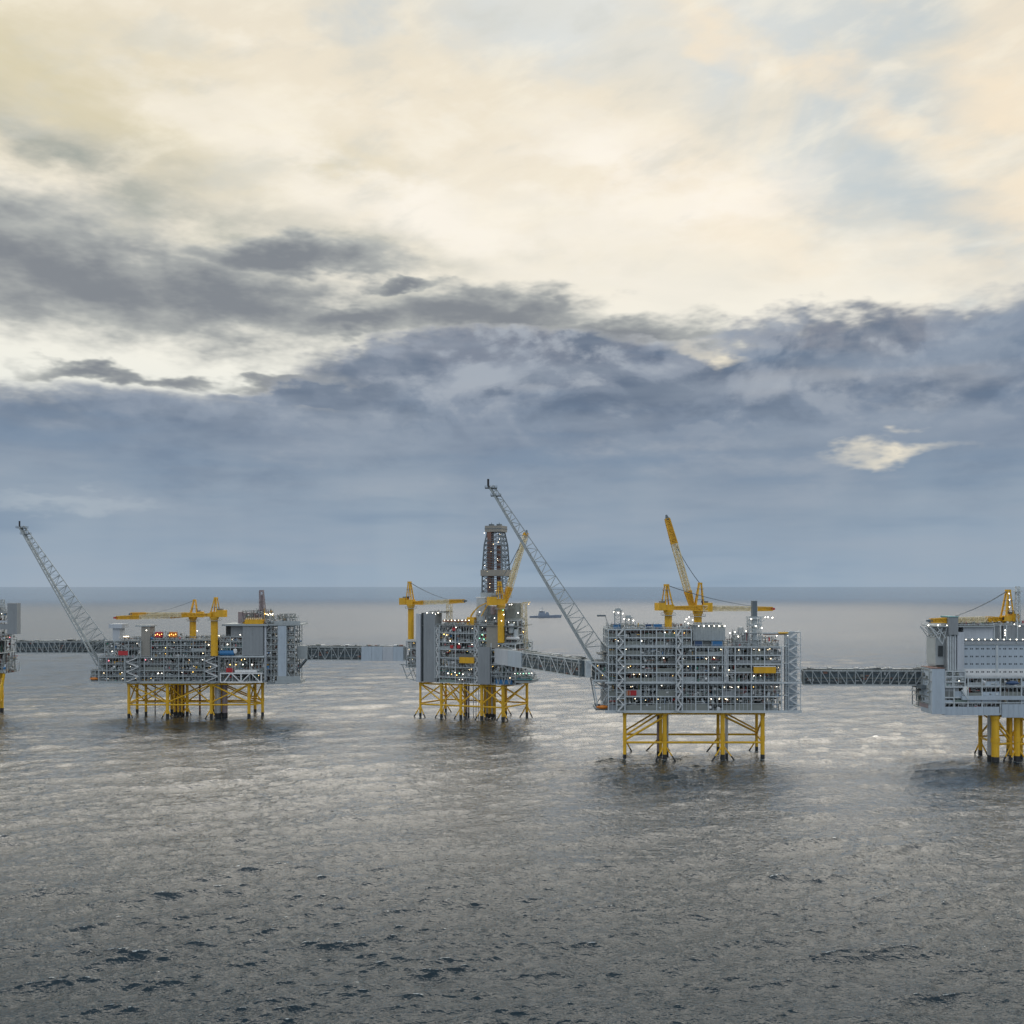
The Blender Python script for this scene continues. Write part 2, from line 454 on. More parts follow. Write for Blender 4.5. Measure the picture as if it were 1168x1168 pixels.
_lm = {}
def lamp_mesh(kind):
    if kind not in _lm:
        b = MB(); r = .42
        vs = [(r, 0, 0), (0, r, 0), (-r, 0, 0), (0, -r, 0), (0, 0, r * .8), (0, 0, -r)]
        b._add(vs, [(0, 1, 4), (1, 2, 4), (2, 3, 4), (3, 0, 4), (1, 0, 5), (2, 1, 5), (3, 2, 5), (0, 3, 5)], 0)
        b.box(-.3, .3, -.3, .3, .35, .6, 1)
        me = bpy.data.meshes.new('lamp'); me.from_pydata(b.v, [], b.f)
        me.materials.append(M[kind]); me.materials.append(M['frame2'])
        me.polygons.foreach_set('material_index', b.m); me.update(); _lm[kind] = me
    return _lm[kind]

class Plat:
    def __init__(s, name, cx, cy, deg, label, cat='oil platform', group='bridge-linked oil platforms'):
        s.cx, s.cy, s.a = cx, cy, math.radians(deg)
        s.root = empty(name, (cx, cy, 0), s.a, None, label, cat, group)
        s.rng = random.Random(int(abs(cx) * 7 + cy))
        s.nl = 0
    def u(s, px, v=0.0):
        k = (px - 584) / F; ca, sa = math.cos(s.a), math.sin(s.a)
        return (k * (s.cy + v * ca) - s.cx + v * sa) / (ca - k * sa)
    def Y(s, u, v): return s.cy + u * math.sin(s.a) + v * math.cos(s.a)
    def z(s, py, px, v=0.0):
        return CAMH - (py - 669) / F * s.Y(s.u(px, v), v)
    def p(s, px, py, v=0.0): return Vector((s.u(px, v), v, s.z(py, px, v)))
    def lamp(s, px, py, v=-.3, kind='lamp', par=None, sc=1.0):
        p = s.p(px, py, v); s.lampuv(p, kind, sc)
    def lampuv(s, p, kind='lamp', sc=1.0):
        s.nl += 1
        if s.nl > 98: return
        o = bpy.data.objects.new('lamp', lamp_mesh(kind)); COL.objects.link(o); o.parent = s.root; o.location = p
        sc *= s.rng.uniform(.6, 1.0); o.scale = (sc, sc, sc)

def clutter(b, rng, x0, x1, y0, y1, z0, z1, n):
    """small pipes, valves, trays and cabinets between two decks"""
    H = z1 - z0
    for _ in range(n):
        m = rng.choice(WP) if rng.random() < .93 else rng.choice((7, 8, 9, 10))
        x = rng.uniform(x0, x1); y = rng.uniform(y0, y1); t = rng.random()
        if t < .30:
            w, d, h = rng.uniform(.4, 1.7), rng.uniform(.4, 1.5), rng.uniform(.6, 2.1)
            zb = z0 + (0 if rng.random() < .7 else rng.uniform(0, max(.1, H - h - .5)))
            b.box(x - w / 2, x + w / 2, y, y + d, zb, min(zb + h, z1 - .2), m)
        elif t < .52:
            L = rng.uniform(1.5, 6); z = z0 + rng.uniform(.4, max(.6, H - .4)); r = rng.uniform(.08, .26)
            b.ring((max(x0, x - L / 2), y, z), (min(x1, x + L / 2), y, z), r, r, 6, m)
        elif t < .80:
            za = z0 + rng.uniform(0, H * .5); zb = min(z1, za + rng.uniform(1, H)); r = rng.uniform(.07, .24)
            b.ring((x, y, za), (x, y, zb), r, r, 6, m)
        elif t < .9:
            za = z0 + rng.uniform(0, H * .4); zb = z1 - rng.uniform(0, H * .3)
            b.bar((x, y, za), (x + rng.uniform(-1.6, 1.6), y, zb), .16, None, m)
        else:
            r = rng.uniform(.5, 1.0); z = z0 + r + rng.uniform(0, max(.1, H - 2 * r - .4))
            b.ring((x - .6, y, z), (x + .6, y, z), r, r, 8, m)

def yard(b, rng, x0, x1, y0, y1, z0, z1, n):
    """open-air equipment yard: a base tray, a few uprights and the clutter that stands on it"""
    b.box(x0, x1, y0, y1, z0 + .01, z0 + .14, 4)
    H = z1 - z0; k = max(2, int((x1 - x0) / 5))
    for i in range(k + 1):
        x = x0 + .3 + (x1 - x0 - .6) * i / k; h = H * rng.uniform(.35, .8)
        for y in (y0 + .3, y1 - .3): b.bar((x, y, z0 + .1), (x, y, z0 + h), .2, None, 6)
        b.bar((x, y0 + .3, z0 + h), (x, y1 - .3, z0 + h), .2, None, 6)
    b.bar((x0 + .2, y0 + .3, z0 + H * .3), (x1 - .2, y0 + .3, z0 + H * .3), .22, None, 6)
    clutter(b, rng, x0, x1, y0, y1, z0, z1, n)

def rails(b, x0, x1, y0, y1, z, front=True, sides=True, back=True, step=2.0, m=0):
    def run(p, q):
        L = (Vector(q) - Vector(p)).length; n = max(1, int(L / step))
        for h in (.55, 1.1): b.bar((p[0], p[1], z + h), (q[0], q[1], z + h), .08, None, m)
        for i in range(n + 1):
            t = i / n; x = p[0] + (q[0] - p[0]) * t; y = p[1] + (q[1] - p[1]) * t
            b.bar((x, y, z), (x, y, z + 1.1), .07, None, m)
    if front: run((x0, y0), (x1, y0))
    if back: run((x0, y1), (x1, y1))
    if sides: run((x0, y0), (x0, y1)); run((x1, y0), (x1, y1))

def module(P, u0, u1, v0, v1, zs, cols, dens=1.0, fm='frame', beam=.6, solid=None, inset=6.5, wall=.35, lamps=0, diag=0.0, toprail=True, colw=.6, wallm='olive', mid=True):
    """a stack of decks (zs low to high) with frame, wind walls, pipework and equipment"""
    rng = P.rng; R = P.root
    zs = sorted(zs); fr = MB()
    cols = sorted(set([u0, u1] + [c for c in cols if u0 < c < u1]))
    vcols = [v0 + (v1 - v0) * i / max(1, round((v1 - v0) / 9)) for i in range(max(1, round((v1 - v0) / 9)) + 1)]
    for z in zs:
        for v, o in ((v0, -.02), (v1, .02)): fr.box(u0 - .3, u1 + .3, v + o - .25, v + o + .25, z - beam, z + .06)
        for u in (u0, u1): fr.box(u - .24, u + .24, v0 + .26, v1 - .26, z - beam, z + .05)
        sl = MB(); sl.box(u0 + .3, u1 - .3, v0 + .3, v1 - .3, z - .35, z)
        sl.build('deck', M['deck'], R)
    for c in cols:
        for v in (v0, v1): fr.box(c - colw / 2, c + colw / 2, v - .35, v + .31, zs[0] - beam - .02, zs[-1] + .02)
    for v in vcols[1:-1]:
        for u in (u0, u1): fr.box(u - .34, u + .34, v - colw / 2, v + colw / 2, zs[0] - beam - .02, zs[-1] + .02)
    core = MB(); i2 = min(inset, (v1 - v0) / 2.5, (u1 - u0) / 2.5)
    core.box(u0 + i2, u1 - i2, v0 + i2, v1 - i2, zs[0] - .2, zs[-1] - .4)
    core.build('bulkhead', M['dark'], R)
    rl = MB()
    for za, zb in zip(zs[:-1], zs[1:]):
        H = zb - za; pw = MB(); ww = MB(); za_ = za; zb_ = zb - beam
        n = int((u1 - u0) * 1.1 * dens * max(1, H / 4.5)); s2 = int((v1 - v0) * .8 * dens)
        clutter(pw, rng, u0 + .5, u1 - .5, v0 + .5, v0 + i2 - .4, za_, zb_, n)
        clutter(pw, rng, u0 + .5, u1 - .5, v0 + .4, v0 + 2.0, za_, zb_, n)
        clutter(pw, rng, u0 + .5, u0 + i2 - .4, v0, v1, za_, zb_, s2)
        clutter(pw, rng, u1 - i2 + .4, u1 - .5, v0, v1, za_, zb_, s2)
        clutter(pw, rng, u0 + .5, u1 - .5, v1 - i2 + .4, v1 - .5, za_, zb_, n // 2)
        # ceiling services run the whole way
        for k in range(5):
            y = v0 + rng.uniform(.5, i2 - 1); z = zb_ - rng.uniform(.2, 1.0); r = rng.uniform(.1, .3)
            pw.ring((u0 + .4, y, z), (u1 - .4, y, z), r, r, 6, rng.choice(WP))
        x = u0 + 1
        while x < u1 - 1:                      # light hangers under the deck above
            pw.box(x, x + .22, v0 + .45, v0 + .7, zb_ - 1.1, zb_, 6); x += rng.uniform(1.6, 2.6)
        pw.build('pipework', PIPES, R)
        # bays
        for c0, c1 in zip(cols[:-1], cols[1:]):
            w = c1 - c0
            if w < 3: continue
            if H > 3 and rng.random() < .72:
                nm = int(w / 2.1); 
                for k in range(1, nm): xm = c0 + w * k / nm; fr.box(xm - .1, xm + .1, v0 - .1, v0 + .1, za + .02, zb - beam - .01)
            t = rng.random()
            if t < wall:
                h = H * rng.choice((.38, .45, .5))
                wb = MB(); wb.box(c0 + .35, c1 - .35, v0 + .12, v0 + .30, za, za + h)
                k = c0 + 1
                while k < c1 - .6: wb.box(k, k + .12, v0 + .06, v0 + .115, za + .1, za + h - .1); k += 1.5
                wb.build('wind_wall', M[wallm if rng.random() < .6 else rng.choice(('panel2', 'frame2', 'olive', 'deck', 'greenish'))], R)
            else:
                rails(rl, c0 + .3, c1 - .3, v0 + .0, v1, za, True, False, False)
                if t < wall + .25 and H > 3.5:
                    r = min(1.7, H * .27); x = rng.uniform(c0 + 2.4, max(c0 + 2.5, c1 - 5)); L = min(w - 4.2, rng.uniform(3, 8))
                    if L > 1.5:
                        q = MB(); yy = v0 + 3 + rng.random()
                        q.vessel((x, yy, za + r + .7), (x + L, yy, za + r + .7), r)
                        q.box(x + .5, x + .9, yy - r * .7, yy + r * .7, za, za + 1.1, 1); q.box(x + L - .9, x + L - .5, yy - r * .7, yy + r * .7, za, za + 1.1, 1)
                        q.build('process_vessel', [rng.choice((M['pipe'], M['white'], M['frame'], M['olive'])), M['deck']], R, smooth=False)
                elif t < wall + .45:
                    x = rng.uniform(c0 + .6, max(c0 + .7, c1 - 4)); q = MB(); ww_ = min(w - 1.3, rng.uniform(2.2, 5)); hh = H * rng.uniform(.4, .62)
                    q.box(x, x + ww_, v0 + 1.2, v0 + 3.6, za + .15, za + hh); q.box(x + .2, x + ww_ - .2, v0 + 1.1, v0 + 1.19, za + .4, za + hh - .3, 1)
                    q.build('equipment_cabinet', [rng.choice((M['frame2'], M['olive'], M['white'], M['panel2'], M['teal'])), M['deck']], R)
            if diag and rng.random() < diag:
                if rng.random() < .5: fr.bar((c0, v0 - .1, za), (c1, v0 - .1, zb_), .4)
                else: fr.bar((c1, v0 - .1, za), (c0, v0 - .1, zb_), .4)
            if mid and H > 7:
                zm = za + H * .5; fr.box(c0 + .31, c1 - .31, v0 - .12, v0 + .12, zm - .22, zm)
        for _ in range(lamps):
            P.lampuv((rng.uniform(u0 + 1, u1 - 1), v0 - .2, zb_ - rng.uniform(.6, 1.6)), rng.choice(('lamp', 'lampw', 'lamp', 'lampw', 'lampo')), rng.uniform(.45, .8))
    if toprail: rails(rl, u0, u1, v0, v1, zs[-1])
    rl.build('handrail', M['frame'], R)
    fr.build('frame', M[fm], R)

def stair_tower(P, u0, u1, v0, v1, z0, z1, fm='frame', clad=None):
    """scaffold-like stair tower with landings and zigzag flights"""
    b = MB(); st = 3.4; n = max(1, round((z1 - z0) / st)); st = (z1 - z0) / n
    for x in (u0, u1):
        for y in (v0, v1): b.bar((x, y, z0), (x, y, z1), .34)
    for i in range(n + 1):
        z = z0 + i * st
        for y in (v0, v1): b.bar((u0, y, z), (u1, y, z), .28)
        for x in (u0, u1): b.bar((x, v0, z), (x, v1, z), .28)
        b.box(u0, u0 + (u1 - u0) * .28, v0, v1, z - .1, z); b.box(u1 - (u1 - u0) * .28, u1, v0, v1, z - .1, z)
    f = MB()
    for i in range(n):
        z = z0 + i * st; a, c = (u0 + .6, u1 - .6) if i % 2 == 0 else (u1 - .6, u0 + .6)
        f.bar((a, v0 + .4, z), (c, v0 + .4, z + st), .25, .5)
        f.bar((a, v0 + .4, z + 1), (c, v0 + .4, z + st + 1), .1, .12)
        f.bar((a, v0 + 2, z), (c, v0 + 2, z + st), .25, .5)
        if rngl.random() < .8: b.bar((u0, v0, z), (u0, v1, z + st), .2)
    t = empty('stair_tower', parent=P.root)
    b.build('stair_frame', M[fm], t); f.build('stair_flight', M['white'], t)
    if clad:
        w = MB(); w.box(u0 + .2, u1 - .2, v1 - .3, v1 - .1, z0, z1); w.build('wall_panel', M[clad], t)
rngl = random.Random(5)

def panel(P, u0, u1, v0, v1, z0, z1, mat, name='wall_panel', rib=2.4, label=None, cap=None):
    b = MB(); b.box(u0, u1, v0, v1, z0, z1)
    x = u0 + rib
    while x < u1 - .3: b.box(x - .06, x + .06, v0 - .07, v0 - .003, z0 + .1, z1 - .1); x += rib
    y = v0 + rib
    while y < v1 - .3: b.box(u0 - .07, u0 - .003, y - .06, y + .06, z0 + .1, z1 - .1); b.box(u1 + .003, u1 + .07, y - .06, y + .06, z0 + .1, z1 - .1); y += rib
    z = z0 + 6
    while z < z1 - 2: b.box(u0 + .02, u1 - .02, v0 - .055, v0 - .002, z - .08, z + .08); z += 6
    return b.build(name, M[mat], P.root, label)

def lattice(b, p, q, w0, w1, n, ch=.22, br=.13, up=Vector((0, 0, 1)), depth=1.0, m=0, mb=None, four=True):
    """square lattice beam from p to q; chords taper from w0 to w1"""
    p = Vector(p); q = Vector(q); d = (q - p).normalized()
    a = d.cross(up).normalized(); c = a.cross(d).normalized()
    mb = m if mb is None else mb
    def cor(t, w): 
        o = p.lerp(q, t); return [o + a * w / 2 * i + c * w / 2 * depth * j for i, j in ((-1, -1), (1, -1), (1, 1), (-1, 1))]
    pr = cor(0, w0)
    for k in range(1, n + 1):
        t = k / n; w = w0 + (w1 - w0) * t; cu = cor(t, w)
        for i in range(4):
            b.bar(pr[i], cu[i], ch, None, m); b.bar(cu[i], cu[(i + 1) % 4], br, None, mb)
            if k % 2: b.bar(pr[i], cu[(i + 1) % 4], br, None, mb)
            else: b.bar(pr[(i + 1) % 4], cu[i], br, None, mb)
        pr = cu

def crane(P, px, v, py_base, py_slew, py_mast, tip, label, r=2.0, boomw=3.0, cwdir=1, mastw=3.2, cable=True, cream=(.3, .86), redtip=False, house=(6, 5), bpx=None, bn=16, ymast=True, hook=None):
    """pedestal crane; tip = (px, py, v) of the boom head"""
    u = P.u(px, v); zb = P.z(py_base, px, v); zs = P.z(py_slew, px, v); zm = P.z(py_mast, px, v)
    C = empty('pedestal_crane', parent=P.root, label=label)
    b = MB(); b.tube((u, v, zb), (u, v, zs - 2.4), r, n=16); b.tube((u, v, zs - 2.4), (u, v, zs - .6), r, n=16, r2=r * 1.35); b.tube((u, v, zs - .6), (u, v, zs), r * 1.35, n=16)
    b.build('pedestal', M['yellow'], C)
    w = MB(); w.ring((u, v, zs - 2.9), (u, v, zs - 2.6), r * 2.0, r * 2.0, 12, 0)
    for k in range(12):
        t = k * math.pi / 6; t2 = t + math.pi / 6; R2 = r * 2
        pa = Vector((u + R2 * math.cos(t), v + R2 * math.sin(t), zs - 2.6)); pb = Vector((u + R2 * math.cos(t2), v + R2 * math.sin(t2), zs - 2.6))
        w.bar(pa, pa + Vector((0, 0, 1.2)), .1); w.bar(pa + Vector((0, 0, 1.2)), pb + Vector((0, 0, 1.2)), .1)
    w.build('walkway', M['frame2'], C)
    tu, tv, tz = P.u(tip[0], tip[2]), tip[2], P.z(tip[1], tip[0], tip[2])
    T = Vector((tu, tv, tz)); dirv = Vector((tu - u, tv - v, 0)).normalized(); side = Vector((-dirv.y, dirv.x, 0))
    def q(a, s_, z): return Vector((u, v, 0)) + dirv * a + side * s_ + Vector((0, 0, z))
    hl, hh = house
    h = MB(); h.ring(q(-hl, 0, zs + hh * .32), q(2.6, 0, zs + hh * .32), 2.1, hh * .3, 4, 0)
    h.ring(q(-hl - .8, 0, zs + hh * .4), q(-hl * .45, 0, zs + hh * .4), 2.5, hh * .42, 4, 0)
    h.ring(q(-hl * .8, 0, zs + hh * .9), q(-hl * .3, 0, zs + hh * .9), 1.4, .5, 4, 1)
    h.build('machinery_house', [M['yellow'], M['deck']], C)
    cb = MB(); cb.ring(q(.6, 2.9, zs + 1.4), q(3.4, 2.9, zs + 1.4), .9, 1.3, 4, 0); cb.ring(q(3.42, 2.9, zs + 1.6), q(3.5, 2.9, zs + 1.6), .75, .9, 4, 1)
    cb.build('operator_cab', [M['yellow'], M['window']], C)
    mt = MB(); mm = 0
    base = zs + hh * .6; top = q(-1.2, 0, zm)
    for s_ in (-1, 1):
        mt.bar(q(-3.0, s_ * mastw / 2, base), top + side * s_ * .8 - dirv * .7, .6); mt.bar(q(1.4, s_ * mastw / 2, base), top + side * s_ * .8 + dirv * .5, .8)
    n = max(3, int((zm - base) / 2.6))
    for k in range(1, n):
        t = k / n; A = q(-3.0, 0, base).lerp(top - dirv * .7, t); B = q(1.4, 0, base).lerp(top + dirv * .5, t); wd = mastw / 2 * (1 - t) + .8 * t
        for s_ in (-1, 1): mt.bar(A + side * s_ * wd, B + side * s_ * wd, .25)
        mt.bar(A - side * wd, A + side * wd, .25); mt.bar(B - side * wd, B + side * wd, .25)
        if k % 2: mt.ring(A.lerp(B, .5) - dirv * (2.6 - t), A.lerp(B, .5) + dirv * (2.2 - t), wd + .5, .12, 4, 1)
    mt.ring(top - dirv * 1.1, top + dirv * 1.1, 1.2, .5, 4, 0)
    mt.build('mast', [M['yellow'], M['brace']], C)
    root = q(2.8, 0, zs + 1.2)
    up = Vector((0, 0, 1)) if abs((T - root).normalized().z) < .9 else -dirv
    b1, b2 = cream
    for (ta, tb, mat, nm) in ((0, b1, 'yellow', 'boom_foot'), (b1, b2, 'cream', 'boom'), (b2, 1, 'yellow', 'boom_head')):
        A = root.lerp(T, ta); B = root.lerp(T, tb); bb = MB()
        wa = boomw * (.55 + 1.8 * ta if ta < .25 else 1.0 - max(0, ta - .6) * .8); wb = boomw * (1.0 if tb < .6 else 1.0 - (tb - .6) * .8)
        lattice(bb, A, B, wa, wb, max(2, int(bn * (tb - ta))), .5 if mat == 'yellow' else .45, .26, up, 1.0)
        if mat == 'yellow': bb.ring(A, B, wa * .40, wa * .36, 4, 0, wb * .38, wb * .34)
        else: bb.ring(A, B, wa * .20, wa * .30, 4, 0, wb * .2, wb * .28)
        bb.build(nm, M[mat], C)
    hd = MB(); dd = (T - root).normalized()
    hd.ring(T - dd * .5, T + dd * 2.2, boomw * .32, boomw * .3, 4, 0, .4, .5); hd.ring(T - side * .9, T + side * .9, 1.0, 1.0, 10, 0)
    hd.build('boom_tip', M['red'] if redtip else M['brace'], C)
    if cable:
        cc = MB(); E = root.lerp(T, b2)
        for s_ in (-.7, 0, .7):
            pv = top + side * s_
            for k in range(1, 9):
                t = k / 8; pt = (top + side * s_).lerp(E + side * s_ * .6 + Vector((0, 0, 1.2)), t) - Vector((0, 0, 3.0 * 4 * t * (1 - t) * .5))
                cc.bar(pv, pt, .16); pv = pt
        cc.build('luffing_rope', M['brace'], C)
    if hook:
        hk = MB(); zz = T.z - hook; hk.bar(T, (T.x, T.y, zz), .14); hk.ring((T.x, T.y, zz), (T.x, T.y, zz - 2), .6, .6, 8, 0); hk.build('hook', M['brace'], C)
    return C

def flare(P, baseL, baseR, tip, tipw, vdepth, label, n=26, mat='frame2'):
    """inclined triangular lattice boom. baseL/baseR/tip are (px, py, v)"""
    A = P.p(*baseL); B = P.p(*baseR); T = P.p(*tip)
    d = (T - A).normalized(); perp = (B - A) - d * (B - A).dot(d); wd = perp.length; perp.normalize()
    C = empty('flare_boom', parent=P.root, label=label)
    b = MB()
    L = (T - A).length
    s0 = (B - A).dot(d) / L
    yy = Vector((0, 1, 0))
    def pts(t):
        w = wd + (tipw - wd) * t
        o = A.lerp(T, t)
        return [o - yy * vdepth * (1 - .55 * t) / 2, o + yy * vdepth * (1 - .55 * t) / 2, o + perp * w]
    pr = pts(0)
    # upper chord starts from its own foot
    for k in range(1, n + 1):
        t = 1 - (1 - k / n) ** 1.12
        cu = pts(t)
        b.bar(pr[0], cu[0], .85); b.bar(pr[1], cu[1], .75)
        b.bar(cu[0], cu[1], .28)
        if t > s0:
            b.bar(pr[2], cu[2], .5)
            b.bar(cu[0], cu[2], .3); b.bar(cu[1], cu[2], .3)
            (b.bar(pr[0], cu[2], .27), b.bar(pr[1], cu[2], .25)) if k % 2 else (b.bar(pr[2], cu[0], .27), b.bar(pr[2], cu[1], .25))
        b.bar(pr[0] if k % 2 else pr[1], cu[1] if k % 2 else cu[0], .22)
        pr = cu
    t0 = max(0, s0); b.bar(B, pts(t0 + .02)[2], .5); b.bar(B + yy * 2, pts(t0 + .02)[2], .4)
    b.build('lattice', M[mat], C)
    f = MB(); m0 = A + perp * .9; m1 = T + perp * .5
    f.tube(m0, m1, .55, n=8); f.tube(m0 + yy * 1.5, m1 + yy * 1.2, .35, n=8); f.tube(m0 - yy * 1.4, m1 - yy * 1.0, .22, n=6)
    f.build('flare_pipe', M['frame2'], C)
    tp = MB(); e = T + d * 3.6 + Vector((0, 0, 1.0))
    tp.tube(T - d * 1, T + d * 1.8, .55, n=8); tp.tube(T + d * 1.6 , (T + d * 1.6) + Vector((0, 0, 3.6)), .6, n=8); tp.build('flare_tip', M['black'], C)
    pl = MB(); 
    for tt, ww in ((1.0, 2.6), (.955, 2.0)):
        o = A.lerp(T, tt); w = tipw
        pl.box(o.x - ww, o.x + w + ww * .6, o.y - 2.4, o.y + 2.4, o.z - .3, o.z); rails(pl, o.x - ww, o.x + w + ww * .6, o.y - 2.4, o.y + 2.4, o.z, step=1.2)
    pl.build('platform', M['brace'], C)
    ld = MB()
    for s_ in (-.3, .3): ld.bar(A - yy * (vdepth / 2 + .3) + yy * s_ + perp * .2, T - yy * 1.3 + yy * s_, .12)
    ld.build('ladder', M['frame2'], C)

def jacket(P, legs, ztop, diags=(), levels=(), rows=None, casings=(), guides=(), batter=.0, mat='yellow_old', r=1.25, black=2.8):
    """legs: dict name->(px, v, radius scale). diags: (legA, zA, legB, zB, r). levels: (z, [name...], r)"""
    J = empty('jacket', parent=P.root)
    pos = {}; bs = 1.0 if P.cx > 0 else 1.22
    for k, (px, v, rs) in legs.items():
        u = P.u(px, v); pos[k] = (u, v)
        ca, sa = math.cos(P.a), math.sin(P.a); LEGS.append((P.cx + u * ca - v * sa, P.cy + u * sa + v * ca))
    cu = sum(p[0] for p in pos.values()) / len(pos); cv = sum(p[1] for p in pos.values()) / len(pos)
    def at(k, z):
        u, v = pos[k]; t = (ztop - z) / ztop
        return Vector((u + (u - cu) * batter * (t - 1), v + (v - cv) * batter * (t - 1), z))
    for k, (px, v, rs) in legs.items():
        b = MB(); rr = r * rs
        b.tube(at(k, black), at(k, ztop - .4), rr, n=14); b.tube(at(k, -6), at(k, black), rr * 1.04, m=1, n=14)
        b.tube(at(k, ztop - 2.2), at(k, ztop - .3), rr * 1.25, n=14); b.tube(at(k, 10.5), at(k, 13), rr * 1.16, n=14)
        b.build('leg', [M[mat], M['splash']], J)
    for z, ks, rr in levels:
        b = MB()
        for a, c in zip(ks[:-1], ks[1:]): b.tube(at(a, z), at(c, z), rr, n=10)
        b.build('horizontal_brace', M[mat], J)
    for a, za, c, zc, rr in diags:
        b = MB(); b.tube(at(a, za), at(c, zc), rr * bs, n=10); b.build('diagonal_brace', M[mat], J)
    for px, v, rr, mt in casings:
        b = MB(); u = P.u(px, v); b.tube((u, v, 2.6), (u, v, ztop), rr, n=12); b.tube((u, v, -6), (u, v, 2.6), rr * 1.05, m=1, n=12)
        b.build('conductor_pipe', [M[mt], M['splash']], J)
    for k, du, dv, z0 in guides:
        b = MB(); A = at(k, z0); E = A + Vector((du, dv, -z0 - 2.2)); mid = A.lerp(E, .58)
        b.tube(A, mid, .42, n=8); b.tube(mid, E, .45, m=1, n=8); b.build('pile_brace', [M[mat], M['splash']], J)
    return at

def bridge(A, B, w, h, label, n=12, clad=(), cladm='panel', pipes=3, group='link bridges between the platforms', fm='frame2', pat='N', dark='bridge', top=True):
    """enclosed truss bridge between world points A and B (bottom centre)"""
    A = Vector(A); B = Vector(B); d = B - A; L = d.length
    root = empty('link_bridge', A, math.atan2(d.y, d.x), None, label, 'bridge', group)
    dz = (B.z - A.z)
    def p(t, y, z): return Vector((L * t, y, z + dz * t))
    fr = MB()
    for y in (-w / 2, w / 2):
        fr.bar(p(0, y, 0), p(1, y, 0), .6, .7); fr.bar(p(0, y, h), p(1, y, h), .5, .6)
        for k in range(n + 1):
            t = k / n; fr.bar(p(t, y, 0), p(t, y, h), .34)
            if k < n:
                if pat == 'N' and k < n / 2 or (pat == 'W' and k % 2 == 0): fr.bar(p(t, y, h), p(t + 1 / n, y, 0), .36)
                else: fr.bar(p(t, y, 0), p(t + 1 / n, y, h), .36)
    for k in range(n * 2 + 1):
        t = k / n / 2
        for z in (0, h): fr.bar(p(t, -w / 2, z), p(t, w / 2, z), .3)
        if k % 2 == 0 and k < 2 * n: fr.bar(p(t, -w / 2, h), p(t + 1 / n, w / 2, h), .2)
    fr.build('truss', M[fm], root)
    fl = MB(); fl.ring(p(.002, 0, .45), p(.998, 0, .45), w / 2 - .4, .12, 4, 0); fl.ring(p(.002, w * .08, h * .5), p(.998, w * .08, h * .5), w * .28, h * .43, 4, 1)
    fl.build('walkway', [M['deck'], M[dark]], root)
    rng = random.Random(int(L)); pw = MB()
    for k in range(pipes * 2):
        z = rng.uniform(.8, h - .5); r = rng.uniform(.1, .3); y = -w / 2 + rng.uniform(.5, 1.6)
        pw.ring(p(.003, y, z), p(.997, y, z), r, r, 7, rng.choice((1, 4, 4, 2)))
    for k in range(int(L / 2.2)):
        t = rng.uniform(.02, .97); z = rng.uniform(.6, h - 1.6)
        pw.box(L * t, L * t + rng.uniform(.4, 2.4), -w / 2 + .35, -w / 2 + 1, z + dz * t, z + dz * t + rng.uniform(.4, 1.5), rng.choice((1, 1, 2, 4, 4, 5, 0)))
    if top:
        for y in (-w * .28, w * .1, w * .3):
            pw.ring(p(.003, y, h + .75), p(.997, y, h + .75), .28, .28, 7, rng.choice((0, 1, 4)))
        for k in range(int(L / 3)):
            t = rng.uniform(.02, .97); pw.box(L * t, L * t + rng.uniform(.6, 3), -w * .3, w * .3, h + dz * t + .35, h + dz * t + rng.uniform(.8, 1.9), rng.choice(WP))
    pw.build('pipework', PIPES, root)
    for i, (t0, t1, mt) in enumerate(clad):
        c = MB(); c.ring(p(t0 + .001, 0, h / 2), p(t1 - .001, 0, h / 2), w / 2 + .4, h / 2 + .45, 4, 0)
        for k in range(1, int((t1 - t0) * L / 2.4)):
            t = t0 + k * 2.4 / L; c.box(L * t, L * t + .12, -w / 2 - .47, -w / 2 - .405, dz * t, h + dz * t)
        c.build('cladding_panel', M[mt], root)
    return root

def container(loc, rz, L, W, H, mat, label, group=None, name='shipping_container', cat='container'):
    root = empty(name, loc, rz, None, label, cat, group)
    b = MB(); b.box(-L / 2, L / 2, -W / 2, W / 2, .2, H)
    k = -L / 2 + .3
    while k < L / 2 - .2:
        b.box(k, k + .18, -W / 2 - .06, -W / 2 - .002, .3, H - .1); b.box(k, k + .18, W / 2 + .002, W / 2 + .06, .3, H - .1); k += .45
    b.build('body', mat, root)
    f = MB()
    for x in (-L / 2, L / 2):
        for y in (-W / 2, W / 2): f.box(x - .12, x + .12, y - .12, y + .12, 0, H + .08)
    f.build('corner_frame', M['frame2'], root)
    return root

def lifeboat(loc, rz, L, mat, label, group='lifeboats'):
    root = empty('lifeboat', loc, rz, None, label, 'lifeboat', group)
    b = MB(); n = 10; secs = []
    for i in range(n + 1):
        t = i / n; x = (t - .5) * L; s_ = math.sin(math.pi * min(1, max(0, t * .94 + .03))) ** .55
        secs.append((x, L * .17 * s_, L * .16 * s_))
    prof = [(-.1, -1), (-.75, -.55), (-1, 0), (-.85, .5), (-.5, .9), (0, 1), (.5, .9), (.85, .5), (1, 0), (.75, -.55), (.1, -1)]
    vs = []; fs = []; k = len(prof)
    for x, w, h in secs: vs += [(x, w * a, L * .17 + h * c) for a, c in prof]
    for i in range(n):
        for j in range(k): fs.append((i * k + j, i * k + (j + 1) % k, (i + 1) * k + (j + 1) % k, (i + 1) * k + j))
    fs += [tuple(range(k)), tuple(reversed(range(n * k, n * k + k)))]
    b._add(vs, fs, 0); b.build('hull', mat, root)
    c = MB(); c.box(-L * .42, -L * .22, -L * .08, L * .08, L * .31, L * .41); c.build('canopy_hatch', M['window'], root)
    return root
